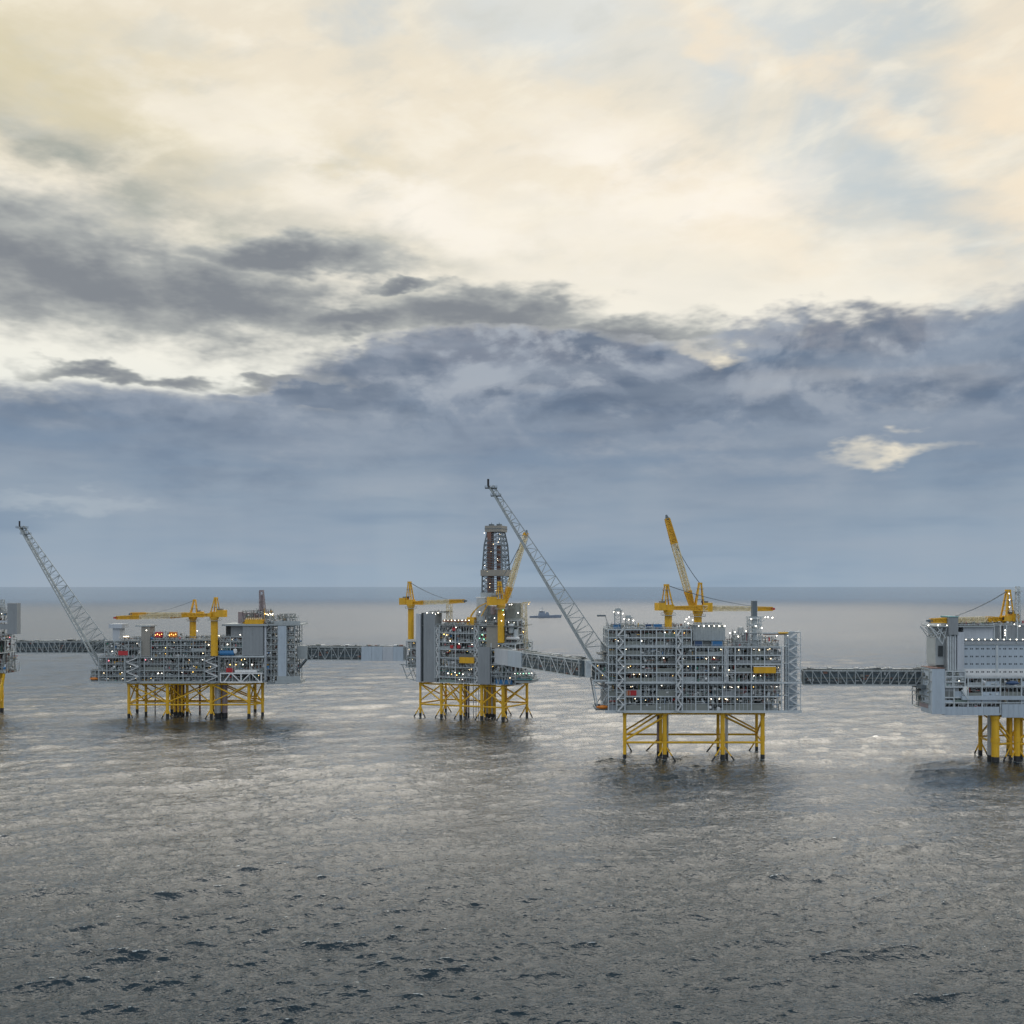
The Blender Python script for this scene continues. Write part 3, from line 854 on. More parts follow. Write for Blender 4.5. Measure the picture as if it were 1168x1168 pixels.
# ================================================================== platform 3: the big one right of centre
def platform_c():
    P = Plat('oil_platform', 101.2, 560, 0, 'largest oil platform, right of centre, with one crane boom raised high')
    U = lambda px, v=0.0: P.u(px, v); Z = lambda py, v=0.0: P.z(py, 795, v)
    zb = Z(810.5); D = 46
    cols = [U(x) for x in (703, 713, 731, 749, 771, 778, 793.5, 808, 824, 838.5, 857, 872)]
    module(P, U(694), U(891.5), 0, D, [zb, Z(794), Z(779.3)], cols, 1.25, lamps=11, wall=.45, toprail=False)
    module(P, U(694), U(891.5), 0.0, D, [Z(777.5), Z(766.5), Z(757), Z(747), Z(737.4)], cols, 1.2, lamps=9, wall=.42)
    module(P, U(694), U(789), 1, 30, [Z(736.0), Z(727), Z(717.6)], [U(x) for x in (703, 713, 731, 749, 758, 771, 778)], 1.2, lamps=4, wall=.5)
    # lower front walkway line, heavy girder
    g = MB(); g.box(U(690), U(914), -1.6, -.4, Z(779.4), Z(777.8)); g.box(U(690), U(914), -.9, -.4, zb - 1.2, zb + .2)
    g.box(U(694), U(891), 2, D - 2, zb - 1.0, zb - .66); g.build('girder', M['frame'], P.root)
    for a, b in ((703, 712), (770.5, 777.5)):
        stair_tower(P, U(a), U(b), -3.6, -.5, zb, Z(717.6 if a < 720 else 717.6))
    stair_tower(P, U(826), U(829.5), -2.4, -.5, Z(778), Z(738))
    # left cantilever porch that carries the flare boom and the bridge landing
    module(P, U(677, 20), U(692.5), 6, 30, [Z(777, 6), Z(767, 6), Z(755.5, 6)], [U(684)], 1.0, lamps=1, toprail=True, inset=5)
    b = MB(); A = (U(676), 5, Z(755, 5)); 
    for v in (4, 22):
        b.bar((U(677), v, Z(777)), (U(683), v, zb + .3), .7); b.bar((U(683), v, zb + .3), (U(694), v, Z(792)), .5)
        b.bar((U(677), v, Z(777)), (U(694), v, Z(777)), .8); b.bar((U(678.5), v, Z(786)), (U(694), v, Z(786)), .5); b.bar((U(680), v, zb + 1), (U(694), v, zb + .5), .6)
        b.bar((U(694), v, Z(774)), (U(673), v, Z(756)), .9); b.bar((U(677), v, Z(779)), (U(694), v, Z(789)), .5)
        b.bar((U(672), v, Z(756)), (U(694), v, Z(756)), .6)
    for py in (786, 808): b.bar((U(680), 4, Z(py)), (U(680), 22, Z(py)), .5)
    b.build('cantilever_truss', M['frame'], P.root)
    panel(P, U(667.5, 10), U(675), 6, 16, Z(774), Z(754.5), 'frame', 'landing_tower')
    dk = MB(); dk.box(U(680), U(694), 2.5, 24, zb - .2, zb + .25); dk.box(U(690), U(694), 8, 20, Z(746), Z(745)); dk.box(U(684), U(694), 8, 24, Z(748), Z(747)); dk.build('deck', M['deck'], P.root)
    # right hand escape stair tower, wrapped in mesh
    stair_tower(P, U(899.6), U(913.5), .5, 8, zb - .6, Z(721), clad='panel')
    w = MB(); w.box(U(899), U(914), 8.2, 8.6, zb - .6, Z(721)); w.box(U(893), U(914.5), 0, 12, zb - 1.3, zb - .65); w.build('wall_panel', M['panel'], P.root)
    w = MB()
    for py in (794, 779, 757, 738): w.box(U(891.5), U(899.6), .5, 8, Z(py), Z(py) + .35)
    w.bar((U(871), 2, Z(722.4)), (U(903), 2, Z(722.4)), .7); w.bar((U(871), 6, Z(722.4)), (U(903), 6, Z(722.4)), .5); w.bar((U(897), 1, zb), (U(897), 1, Z(722)), .5)
    w.build('landing', M['frame'], P.root)
    q = MB(); q.box(U(889), U(899), -.3, 3, Z(722.6), Z(721.2)); q.build('gantry_beam', M['yellow_old'], P.root)
    q = MB(); q.tube((U(872), 3, Z(723.4)), (U(899), 3, Z(723.4)), .45, n=8); q.build('vent_pipe', M['rust'], P.root)
    # deck top equipment
    zt = Z(737.4)
    q = MB(); q.box(U(791.5), U(828.5), 3, 17, Z(731), Z(713.5)); k = U(791.5) + 1.3
    while k < U(828): q.box(k, k + .5, 2.8, 2.997, Z(731), Z(713.5)); k += 1.5
    q.box(U(790), U(829.5), 1.5, 18, Z(713.4), Z(712.7), 1); q.box(U(792.5), U(827), 4, 16, zt, Z(731.2), 2)
    for i in range(7):
        x = U(796 + i * 4.8); q.tube((x, 9, Z(712.7)), (x, 9, Z(710.5)), 1.1, m=1, n=10)
    q.build('compressor_house', [M['frame2'], M['pipe'], M['deck']], P.root)
    for i in range(6): P.lamp(797 + i * 5.9, 714, 1.0, 'lampw', sc=1.1)
    for px, w_, mt, lb in ((797, 9, 'navy', 'dark blue container under the large grey compressor house'), (818.5, 12, 'blue', 'bright blue container under the large grey compressor house')):
        a, b_ = U(px - w_ / 2), U(px + w_ / 2)
        container((101.2 + (a + b_) / 2, 560 + 1.9, zt + .02), 0, b_ - a, 2.5, 2.7, M[mt], lb, 'containers on the platform decks')
    z2 = Z(717.6)
    for px, w_, mt, lb in ((740.5, 7, 'navy', 'small navy container left of the left yellow crane on the platform roof'), (751, 10, 'blue', 'long blue container beside the left yellow crane on the platform roof')):
        a, b_ = U(px - w_ / 2), U(px + w_ / 2)
        container((101.2 + (a + b_) / 2, 560 + 4, z2 + .02), 0, b_ - a, 2.5, 2.6, M[mt], lb, 'containers on the platform decks')
    q = MB(); rr = random.Random(3)
    yard(q, rr, U(695), U(789), 2, 24, z2, z2 + 3.2, 170); q.build('pipework', PIPES, P.root)
    q = MB(); yard(q, rr, U(831), U(890), 2, 24, zt, zt + 5.5, 130); q.build('pipework', PIPES, P.root); q = MB(); yard(q, rr, U(838), U(856), 3, 10, zt, zt + 9, 80); q.build('pipework', PIPES, P.root)
    # skid with vertical vessels at 838..856
    for px, py in ((842, 722), (848, 717), (853, 722)):
        t = MB(); t.vessel((U(px), 7, zt + .5), (U(px), 7, Z(py)), 1.7); t.build('process_vessel', M['pipe'], P.root)
    # left rooftop mast clutter
    for px, py, w_ in ((706, 694, 3.4), (718, 702, 3)):
        t = MB(); lattice(t, (U(px), 6, z2), (U(px), 6, Z(py + 3)), w_, w_, 4, .3, .2, Vector((0, 1, 0)))
        t.box(U(px) - 2.6, U(px) + 2.6, 3.6, 8.6, Z(py + 3), Z(py + 2)); t.box(U(px) - 1.4, U(px) + 1.4, 4.6, 7.6, Z(py + 2), Z(py)); t.build('instrument_mast', M['frame2'], P.root)
        for s_ in (-1, 0, 1): P.lampuv((U(px) + s_ * 2.5, 3.4, Z(py + 5 + s_)), 'lampw')
    t = MB(); t.box(U(701), U(709), 3, 8, z2, z2 + 2.6); t.build('equipment_cabinet', M['blue'], P.root)
    # flare knock-out arm
    t = MB(); t.tube((U(682), 6, Z(702.5)), (U(692), 6, Z(702.5)), .5, n=8); t.bar((U(691.5), 6, Z(702.5)), (U(696), 6, z2), .3); t.build('vent_pipe', M['brace'], P.root)
    # lattice tower with exhaust stack
    t = MB(); lattice(t, (U(863.5), 7, zt), (U(863.5), 7, Z(704)), 6.2, 6.2, 7, .4, .24, Vector((0, 1, 0)))
    for py in (730, 722, 714, 706): t.box(U(856), U(871), 3.2, 10.5, Z(py) - .2, Z(py)); rails(t, U(856), U(871), 3.2, 10.5, Z(py), step=1.5)
    t.bar((U(868), 7, Z(704)), (U(881), 7, Z(704)), .4); t.bar((U(871), 7, Z(711)), (U(880), 7, Z(704)), .3)
    t.build('stack_tower', M['frame'], P.root)
    t = MB(); t.box(U(861.2), U(866), 5.2, 8.4, zt, Z(704)); t.box(U(860.8), U(866.2), 5.0, 8.6, Z(704), Z(685.5), 1); t.build('exhaust_stack', [M['frame'], M['brace']], P.root)
    for px, py in ((873, 704), (876, 704), (881, 704.5), (857, 706), (862, 714), (869, 716), (833, 722), (838, 721), (842, 726), (851, 720), (899, 725), (886, 725)): P.lamp(px, py, 2.6, 'lampw')
    # cranes
    crane(P, 762.3, 5, 737, 696, 667.3, (880, 694.5, 30), 'yellow pedestal crane with its boom laid level to the right and a red tip', r=2.05, boomw=2.8, mastw=4.5, redtip=True, cream=(.28, .84), house=(6.5, 5))
    crane(P, 796, 15, 737, 697.5, 665.5, (761, 591.5, 15), 'yellow pedestal crane with its cream boom raised steeply', r=2.2, boomw=3.6, mastw=4.5, cream=(.2, .72), house=(7, 6), bn=20)
    for px, py in ((783, 706), (786, 704), (790, 707), (781, 709), (785, 711)): P.lamp(px, py, 3, 'lampw')
    flare(P, (675.5, 755.5, 14), (689, 736, 14), (558.5, 556.5, 14), 2.6, 8, 'grey lattice flare boom leaning up to the left')
    # front yellow box, red box, bright equipment
    q = MB(); q.box(U(859), U(884), -2.2, -.5, Z(767.5), Z(760.4)); q.box(U(859), U(884), -2.3, -.4, Z(760.3), Z(759.6), 1); q.build('equipment_housing', [M['yellow'], M['white']], P.root, 'bright yellow box on the front face')
    container((101.2 + U(721), 560.9, Z(793.8) + .03), 0, 5, 2.4, 3.0, M['red'], 'red container on the lower deck of the platform with the raised crane boom', 'containers on the platform decks')
    container((101.2 + U(716.5), 560.9, Z(793.8) + .03), 0, 1.9, 2.4, 2.8, M['orange'], 'small orange container left of the red container on the lower deck', 'containers on the platform decks')
    lifeboat((101.2 + U(688), 563, zb + .4), 0, 6.8, M['orange'], 'orange lifeboat at the lower left corner of the platform with the raised boom')
    for px, py in ((831, 764), (834, 764), (796, 806), (801, 806), (806, 806), (811, 806), (816, 806), (821, 806), (876, 797), (882, 797), (887, 797), (732, 790), (735, 790), (745, 789), (748, 789), (845, 749), (852, 749), (861, 739), (867, 739), (799, 759), (809, 753), (785.5, 777), (795, 806.5)):
        P.lamp(px, py, -.6, 'lamp' if px % 2 else 'lampw', sc=1.15)
    P.lamp(785.5, 762, -.6, 'lampo', sc=1.3); P.lamp(754, 740, -.6, 'lampg'); P.lamp(756, 744, -.6, 'lampg')
    zt_ = zb - 1.0
    at = jacket(P, {'a': (712.5, 3, .95), 'b': (758.2, 3, 1.25), 'b2': (753.6, 12, .9), 'c': (824.2, 3, 1.3), 'c2': (819, 30, .95), 'd': (869.8, 3, 1.2), 'd2': (863, 30, .9), 'a2': (713, 30, .8), 'b3': (752, 30, .8)}, zt_,
        diags=[('a', 13, 'b2', 24.5, .5), ('a', 10.5, 'b', 23.5, .6), ('c', 24, 'd2', 11, .6), ('c2', 24.3, 'd2', 12.5, .5), ('a2', 12, 'b3', 24, .5), ('a', 23, 'a2', 10, .5), ('d', 23, 'd2', 10, .5)],
        levels=[(9.3, ['a', 'b', 'c', 'd'], .62), (9.8, ['a2', 'b3', 'c2', 'd2'], .6), (9.5, ['a', 'a2'], .55), (9.5, ['d', 'd2'], .55), (9.5, ['b', 'b3'], .55), (9.5, ['c', 'c2'], .55), (zt_ - .9, ['a', 'b', 'c', 'd'], .75), (zt_ - .9, ['a2', 'b3', 'c2', 'd2'], .7), (zt_ - .9, ['a', 'a2'], .7), (zt_ - .9, ['d', 'd2'], .7)],
        casings=[(750.6, 14, .75, 'mauve'), (828.8, 8, .8, 'pipe'), (761.5, 14, .5, 'pipe')],
        guides=[('b', -6.5, -3, 8), ('b', 6.5, -3, 8), ('b3', -9, 3, 8), ('b3', 8, 3, 8), ('c', -7.5, -3, 8), ('c', 7.5, -3, 8), ('c2', -7, 3, 8), ('d2', -5, 3, 7), ('a2', 5, 3, 7)], r=.95)
    return P

# ================================================================== platform 2: drilling platform in the middle
def platform_b():
    P = Plat('oil_platform', -69.5, 745, -20, 'oil platform with a tall dark drilling derrick and grey wall slabs')
    U = lambda px, v=0.0: P.u(px, v); Z = lambda py, px=530, v=0.0: P.z(py, px, v)
    zb = 26.0; D = 38
    u0, u1 = U(480.5), U(587)
    lv = [zb, Z(772.7), Z(761), Z(750.5), Z(741), Z(732.5), Z(722), Z(713.5)]
    module(P, U(497), U(545), .8, D, lv, [U(x) for x in (501, 519, 541)], 1.5, beam=.5, lamps=2, wall=.2, mid=False)
    stair_tower(P, U(541), U(545.5), -.6, .7, zb, Z(716))
    stair_tower(P, U(496.5), U(500.5), -.6, .7, zb + 3, Z(716))
    panel(P, U(483.2), U(496.3), -.2, 12, zb - .2, Z(699.5, 490), 'panel2', label='tall grey wall slab on the front left')
    panel(P, U(475.3), U(480.2), -1.2, 10, zb - .4, Z(700, 478), 'panel3', label='pale grey wall slab at the left corner')
    q = MB(); q.box(U(480.25), U(483.15), .6, 9, zb - .3, Z(699, 481)); q.build('wall_panel', M['dark'], P.root)
    panel(P, U(545.8), U(559.3), -1.0, 14, zb - .4, Z(738, 552), 'panel2', label='grey wall slab at the lower front right')
    panel(P, U(554.2), U(567), 1.2, 16, Z(739.6, 560), Z(713.4, 560), 'taupe', label='brownish grey wall slab at the upper front right')
    module(P, U(546), U(554), 2.5, D, [Z(738, 550), Z(730, 550), Z(722, 550), Z(713.5, 550)], [], 1.2, lamps=1, wall=0, mid=False)
    module(P, U(559.5), u1, 1.5, D, [zb + .1, zb + 6, Z(758, 570), Z(749, 570), Z(741, 570), Z(734, 570)], [U(572)], 1.1, lamps=1, wall=.2, diag=.5, mid=False)
    # blue unit under the bridge and right-hand truss porch
    q = MB(); q.box(U(566), U(584), -.8, 1.2, zb + .3, zb + 3.2); q.build('equipment_housing', M['blue'], P.root, 'blue box under the bridge end')
    b = MB()
    for v in (-1, 8): 
        for a, c in ((566, 572), (572, 578), (578, 585)):
            b.bar((U(a), v, zb + 8.5), (U((a + c) / 2), v, zb), .5); b.bar((U(c), v, zb + 8.5), (U((a + c) / 2), v, zb), .5)
        b.bar((U(560), v, zb + 8.6), (U(600), v, zb + 8.6), .6)
    b.box(U(584), U(613, 10), -1, 16, zb + 3.4, zb + 4.0); b.box(U(588), U(612, 10), -2, 14, zb + 1.7, zb + 3.0)
    b.build('cantilever_truss', M['frame2'], P.root)
    q = MB(); yard(q, random.Random(8), U(585), U(611, 10), 0, 14, zb + 4, zb + 8.5, 90); q.build('pipework', PIPES, P.root)
    q = MB(); q.box(U(590), U(612, 8), -1.6, -1.0, zb + 3.9, zb + 4.6); q.build('deck_edge', M['teal'], P.root)
    for i in range(7): P.lampuv((U(588 + i * 3.2), -1.2, zb + 8 + i * .1), 'lampg' if i % 2 else 'lampw', .8)
    # left bridge landing
    module(P, U(463.5, 6), U(474.5, 1), 6, 22, [zb + 10, zb + 17, zb + 24, Z(731, 470, 6)], [U(469, 6)], 1.2, lamps=1, wall=0, inset=4, mid=False)
    b = MB()
    for v in (5, 20):
        K = lambda x: U(x, 5)
        b.bar((K(457), v, zb + 11.5), (K(475), v, zb + 11.5), .6); b.bar((K(459), v, zb + 11), (K(464), v, zb + 2), .5); b.bar((K(464), v, zb + 2), (K(474), v, zb + 10), .4); b.bar((K(466), v, zb + 11), (K(472), v, zb - .2), .4); b.bar((K(463), v, zb + 1.6), (K(475), v, zb), .5)
    b.build('cantilever_truss', M['frame2'], P.root)
    # roof
    zr = Z(713.5, 530)
    dk = MB(); dk.box(u0, u1, .5, D, zr - .5, zr - .02); dk.build('deck', M['deck'], P.root)
    q = MB(); q.box(U(505), U(535), -.2, 1.2, Z(709.5, 520), Z(707.6, 520)); q.build('pipe_rack', M['rust'], P.root)
    rr = random.Random(9)
    q = MB(); yard(q, rr, U(486), U(505), 2, 20, Z(699, 490), Z(697, 490), 60); q.build('pipework', PIPES, P.root); q = MB(); yard(q, rr, U(500), U(560), 4, 26, zr, zr + 4.2, 200); q.build('pipework', PIPES, P.root); q = MB(); yard(q, rr, U(535), U(568), 6, 22, zr, zr + 10, 110); q.build('pipework', PIPES, P.root)
    for i in range(8): P.lamp(507 + i * 4, 707.5, -.6, 'lampw' if i % 2 else 'lamp', sc=.9)
    for i in range(5): P.lamp(487 + i * 3.2, 699 + (i % 2) * 1.5, .5, 'lampw')
    # derrick base, shale shaker houses, substructure
    dv = 20
    panel(P, U(557, dv), U(578, dv), dv - 6, dv + 8, zr, Z(691, 566, dv), 'frame2', 'substructure')
    panel(P, U(543.5, 8), U(553, 8), 8, 18, zr, Z(682.6, 548, 8), 'frame', 'drill_house', label='pale box with a white top edge')
    q = MB(); q.box(U(543, 8), U(553.4, 8), 7.8, 18.2, Z(682.4, 548, 8), Z(681, 548, 8)); q.build('roof', M['white'], P.root)
    panel(P, U(577.5, 10), U(588.5, 10), 10, 22, Z(707, 583, 10), Z(688, 583, 10), 'olive', 'drill_house')
    q = MB(); yard(q, rr, U(577, 10), U(591, 10), 8, 20, Z(733, 583, 10), Z(707.4, 583, 10), 240); q.build('pipework', PIPES, P.root)
    module(P, U(576.5, 8), U(590.5, 8), 8, 26, [Z(733, 583, 8), Z(724, 583, 8), Z(715, 583, 8), Z(707, 583, 8)], [], 1.1, lamps=2, wall=0, mid=False, inset=4)
    for px, py, r in ((583, 716, 2.0), (588, 722, 1.5)):
        t = MB(); t.vessel((U(px, 6), 6, Z(py + 5, px, 6)), (U(px, 6), 6, Z(py - 3, px, 6)), r); t.build('process_vessel', M['frame'], P.root)
    t = MB(); t.vessel((U(579, 6), 5.4, Z(728, 583, 6)), (U(592, 6), 5.4, Z(728, 583, 6)), 1.2); t.build('process_vessel', M['white'], P.root)
    t = MB(); t.vessel((U(563, 6), 6, Z(700, 563, 6)), (U(563, 6), 6, Z(693, 563, 6)), 2.2); t.build('process_vessel', M['mauve'], P.root)
    # derrick
    Dk = empty('drilling_derrick', parent=P.root, label='tall dark lattice derrick with two taupe bands')
    uc = U(565.8, dv); zs = [Z(p, 566, dv) for p in (680, 657, 650, 622, 607, 600)]
    b = MB(); hw = [7.9, 7.7, 7.6, 6.6, 4.9, 4.9]
    segs = [(0, 1, 4), (2, 3, 5), (3, 4, 3)]
    for i, j, n in segs:
        for k in range(n):
            t0, t1 = k / n, (k + 1) / n
            za, zc = zs[i] + (zs[j] - zs[i]) * t0, zs[i] + (zs[j] - zs[i]) * t1
            wa, wc = hw[i] + (hw[j] - hw[i]) * t0, hw[i] + (hw[j] - hw[i]) * t1
            ca = [(uc - wa, dv - wa), (uc + wa, dv - wa), (uc + wa, dv + wa), (uc - wa, dv + wa)]
            cc = [(uc - wc, dv - wc), (uc + wc, dv - wc), (uc + wc, dv + wc), (uc - wc, dv + wc)]
            for q_ in range(4):
                r_ = (q_ + 1) % 4
                b.bar((*ca[q_], za), (*cc[q_], zc), .85); b.bar((*cc[q_], zc), (*cc[r_], zc), .4)
                b.bar((*ca[q_], za), (*cc[r_], zc), .3); b.bar((*ca[r_], za), (*cc[q_], zc), .3)
                mx = ((ca[q_][0] + ca[r_][0]) / 2, (ca[q_][1] + ca[r_][1]) / 2); my = ((cc[q_][0] + cc[r_][0]) / 2, (cc[q_][1] + cc[r_][1]) / 2)
                b.bar((*mx, za), (*my, zc), .3)
    b.build('lattice', M['brace'], Dk)
    b = MB(); b.box(uc - 4.6, uc - 1.6, dv - 6, dv - 3, zs[0], zs[4]); b.box(uc - 1.2, uc - .4, dv - 4, dv - 3, zs[0], zs[4]); b.box(uc + .8, uc + 3.2, dv - 1, dv + 1.5, zs[0], zs[3]); b.box(uc + 3.6, uc + 4.2, dv - 5, dv - 4, zs[0], zs[3]); b.build('guide_rail', M['rust'], Dk)
    for i, j, w in ((1, 2, 8.7), (4, 5, 6.3)):
        b = MB(); b.box(uc - w, uc + w, dv - w, dv - w + .4, zs[i], zs[j]); b.box(uc - w, uc + w, dv + w - .4, dv + w, zs[i], zs[j]); b.box(uc - w, uc - w + .4, dv - w + .41, dv + w - .41, zs[i], zs[j]); b.box(uc + w - .4, uc + w, dv - w + .41, dv + w - .41, zs[i], zs[j]); b.box(uc - w + .41, uc + w - .41, dv - w + .41, dv + w - .41, zs[i] + .2, zs[i] + .5); b.build('wind_screen', M['taupe'], Dk)
    b = MB(); b.box(uc - 8.6, uc + 8.6, dv - 8.9, dv - 8.61, zs[0] - 1.5, zs[0] + 2.6); b.box(uc + 8.61, uc + 8.9, dv - 8.6, dv + 8.6, zs[0] - 1.5, zs[0] + 2.6); b.build('wind_screen', M['frame2'], Dk)
    b = MB()
    for x in (-3.5, 2.5): b.box(uc + x - 1.4, uc + x + 1.4, dv - 2, dv + 2, zs[5] - 2, zs[5] + 1.4); b.bar((uc + x, dv, zs[5]), (uc + x, dv, zs[5] + 2.6), .3)
    b.box(uc - 6.5, uc + 6.5, dv - 6.5, dv + 6.5, zs[5] - 2.4, zs[5] - 2.0); b.bar((uc + 6.9, dv - 5, Z(636, 566, dv)), (uc + 10.5, dv - 5, Z(636, 566, dv)), .9); b.build('crown_block', M['brace'], Dk)
    for k in range(16): P.lampuv((uc + rr.uniform(-6, 7), dv - 8.6, rr.uniform(zs[1], zs[4]) if k < 11 else rr.uniform(zs[0], zs[1])), rr.choice(('lampw', 'lamp')), .62)
    # catwalk arches
    b = MB()
    for v in (5, 9):
        pts = [(536.5, 709), (537.5, 702), (541, 697), (546, 692), (553, 688.5), (557, 687)]
        pv = None
        for px, py in pts:
            pt = P.p(px, py, v)
            if pv is not None: b.bar(pv, pt, 1.0 if px < 543 else .7)
            pv = pt
        pv = None
        for px, py in ((549, 703), (552, 697), (556, 690), (558, 687)):
            pt = P.p(px, py, v)
            if pv is not None: b.bar(pv, pt, .6)
            pv = pt
    b.box(U(533, 5), U(541, 5), 4, 10, zr, Z(704, 537, 5)); b.build('pipe_handler', M['orange'] if False else M['yellow'], P.root)
    # cranes
    crane(P, 468.7, 8, 729, 689.7, 664, (529.5, 685.5, 2), 'yellow pedestal crane over the left end with its boom laid level to the right', r=2.2, boomw=3.0, mastw=3.4, cream=(.2, .72), house=(8, 6), hook=None)
    crane(P, 571.5, 1.5, 733, 690, 664, (600, 608, 14), 'yellow pedestal crane in front of the derrick with its cream boom raised', r=2.4, boomw=3.8, mastw=5, cream=(.22, .95), house=(9, 7), bn=16)
    t = MB(); lattice(t, P.p(512.5, 711, 12), P.p(512.5, 689, 12), 3.2, 3.2, 6, .3, .2, Vector((0, 1, 0))); t.build('pipe_rack_tower', M['cream'], P.root)
    # front yellow box and red chests
    q = MB(); q.box(U(525), U(541.5), -1.9, -.2, Z(756.3, 533), Z(749.6, 533)); q.build('equipment_housing', M['yellow'], P.root, 'bright yellow box on the front face')
    for px, py in ((517.5, 719.5), (515, 739.5), (523, 739.5)):
        q = MB(); x = U(px); z_ = Z(py, px); q.box(x - 1.1, x + 1.1, -.1, 1.4, z_, z_ + 2.2); q.build('fire_cabinet', M['red'], P.root)
    for px, py, k in ((506.5, 723.5, 'lampo'), (513.5, 731, 'lampw'), (550, 724, 'lampg'), (547, 728, 'lampg'), (552, 729, 'lampg'), (511, 768, 'lampw'), (515, 769, 'lampo'), (519, 767, 'lampw'), (524, 768, 'lampg'), (528, 769, 'lampw'), (521, 770, 'lampo'), (572, 708, 'lampw'), (574, 696, 'lampg'), (574.5, 701, 'lampw'), (581, 689.5, 'lampw'), (583.5, 689.5, 'lampw'), (591, 699, 'lampw'), (547, 698, 'lampw'), (564, 705, 'lampw'), (554, 708, 'lamp')):
        P.lamp(px, py, -.9, k, sc=1.1)
    # white gangway tower behind the right end
    t = MB(); g = 22; 
    lattice(t, P.p(597.5, 733, g), P.p(597.5, 688, g), 4.4, 3.2, 10, .4, .24, Vector((0, 1, 0)))
    t.bar(P.p(596, 687.5, g), P.p(604.5, 686.8, g), .8); t.build('gangway_mast', M['cream'], P.root)
    t = MB(); yard(t, rr, U(592, g), U(602, g), g - 4, g + 4, Z(741, 597, g), Z(727, 597, g), 80); t.build('gangway_base', [M['cream'], M['white'], M['frame'], M['cream'], M['frame2'], M['cream'], M['white'], M['cream'], M['cream'], M['cream'], M['cream']], P.root)
    P.lamp(604, 687, g, 'lampo', sc=1.5); P.lamp(597, 720.5, g - 4, 'lampo', sc=1.3); P.lamp(603, 689, g, 'lampo')
    L = lambda px: px
    at = jacket(P, {'a': (479.5, 4, .85), 'b': (503.5, 3, 1.0), 'c': (525.5, 3, 1.0), 'd': (549.5, 3, 1.15), 'e': (573.8, 3, 1.2), 'f': (601, 34, 1.0), 'b2': (508.5, 34, .8), 'c2': (531, 34, .8), 'd2': (553, 34, .8), 'e2': (577, 34, .95)}, zb - .6,
        diags=[('a', 12, 'b', 24, .42), ('b', 12, 'a', 24, .42), ('b', 24, 'c', 11, .42), ('b2', 24, 'c', 11, .42), ('c', 11, 'd', 24, .45), ('d', 24, 'e', 11, .45), ('b2', 12, 'c2', 24, .4), ('e', 24, 'f', 11, .5), ('f', 24, 'e2', 11, .45), ('d2', 24, 'e2', 11, .45), ('e', 12, 'e2', 24, .45), ('c', 24, 'c2', 12, .4), ('b', 24, 'b2', 12, .4), ('a', 24, 'b2', 12, .4), ('c', 24, 'd', 11, .4), ('a', 24, 'b', 12, .4), ('b', 11, 'c', 24, .42), ('d', 11, 'e', 24, .45), ('b2', 24, 'c2', 11, .4), ('c2', 11, 'd2', 24, .4), ('e', 11, 'f', 24, .45)],
        levels=[(9.2, ['a', 'b', 'c', 'd', 'e', 'f'], .62), (9.8, ['a', 'b2', 'c2', 'd2', 'e2', 'f'], .58), (9.5, ['e', 'e2'], .5), (9.5, ['d', 'd2'], .5), (9.5, ['c', 'c2'], .5), (9.5, ['b', 'b2'], .5), (24.2, ['a', 'b', 'c', 'd', 'e', 'f', 'e2', 'd2', 'c2', 'b2', 'a'], .55)],
        casings=[(530 + i * 2.3, 16 + (i % 2) * 5, .6, 'mauve' if i % 3 else 'yellow_old') for i in range(3)] + [(554 + i * 1.8, 16 + (i % 2) * 4, .6, ('yellow_old', 'pipe', 'yellow_old')[i % 3]) for i in range(7)] + [(540 + i * 3, 12, .25, 'pipe') for i in range(3)],
        guides=[(k, s * 5.5, -2, 8) for k in ('a', 'b', 'c', 'd', 'e', 'f') for s in (-1, 1)] + [(k, s * 4.5, 3, 7) for k in ('b2', 'e2') for s in (-1, 1)], r=1.0)
    return P

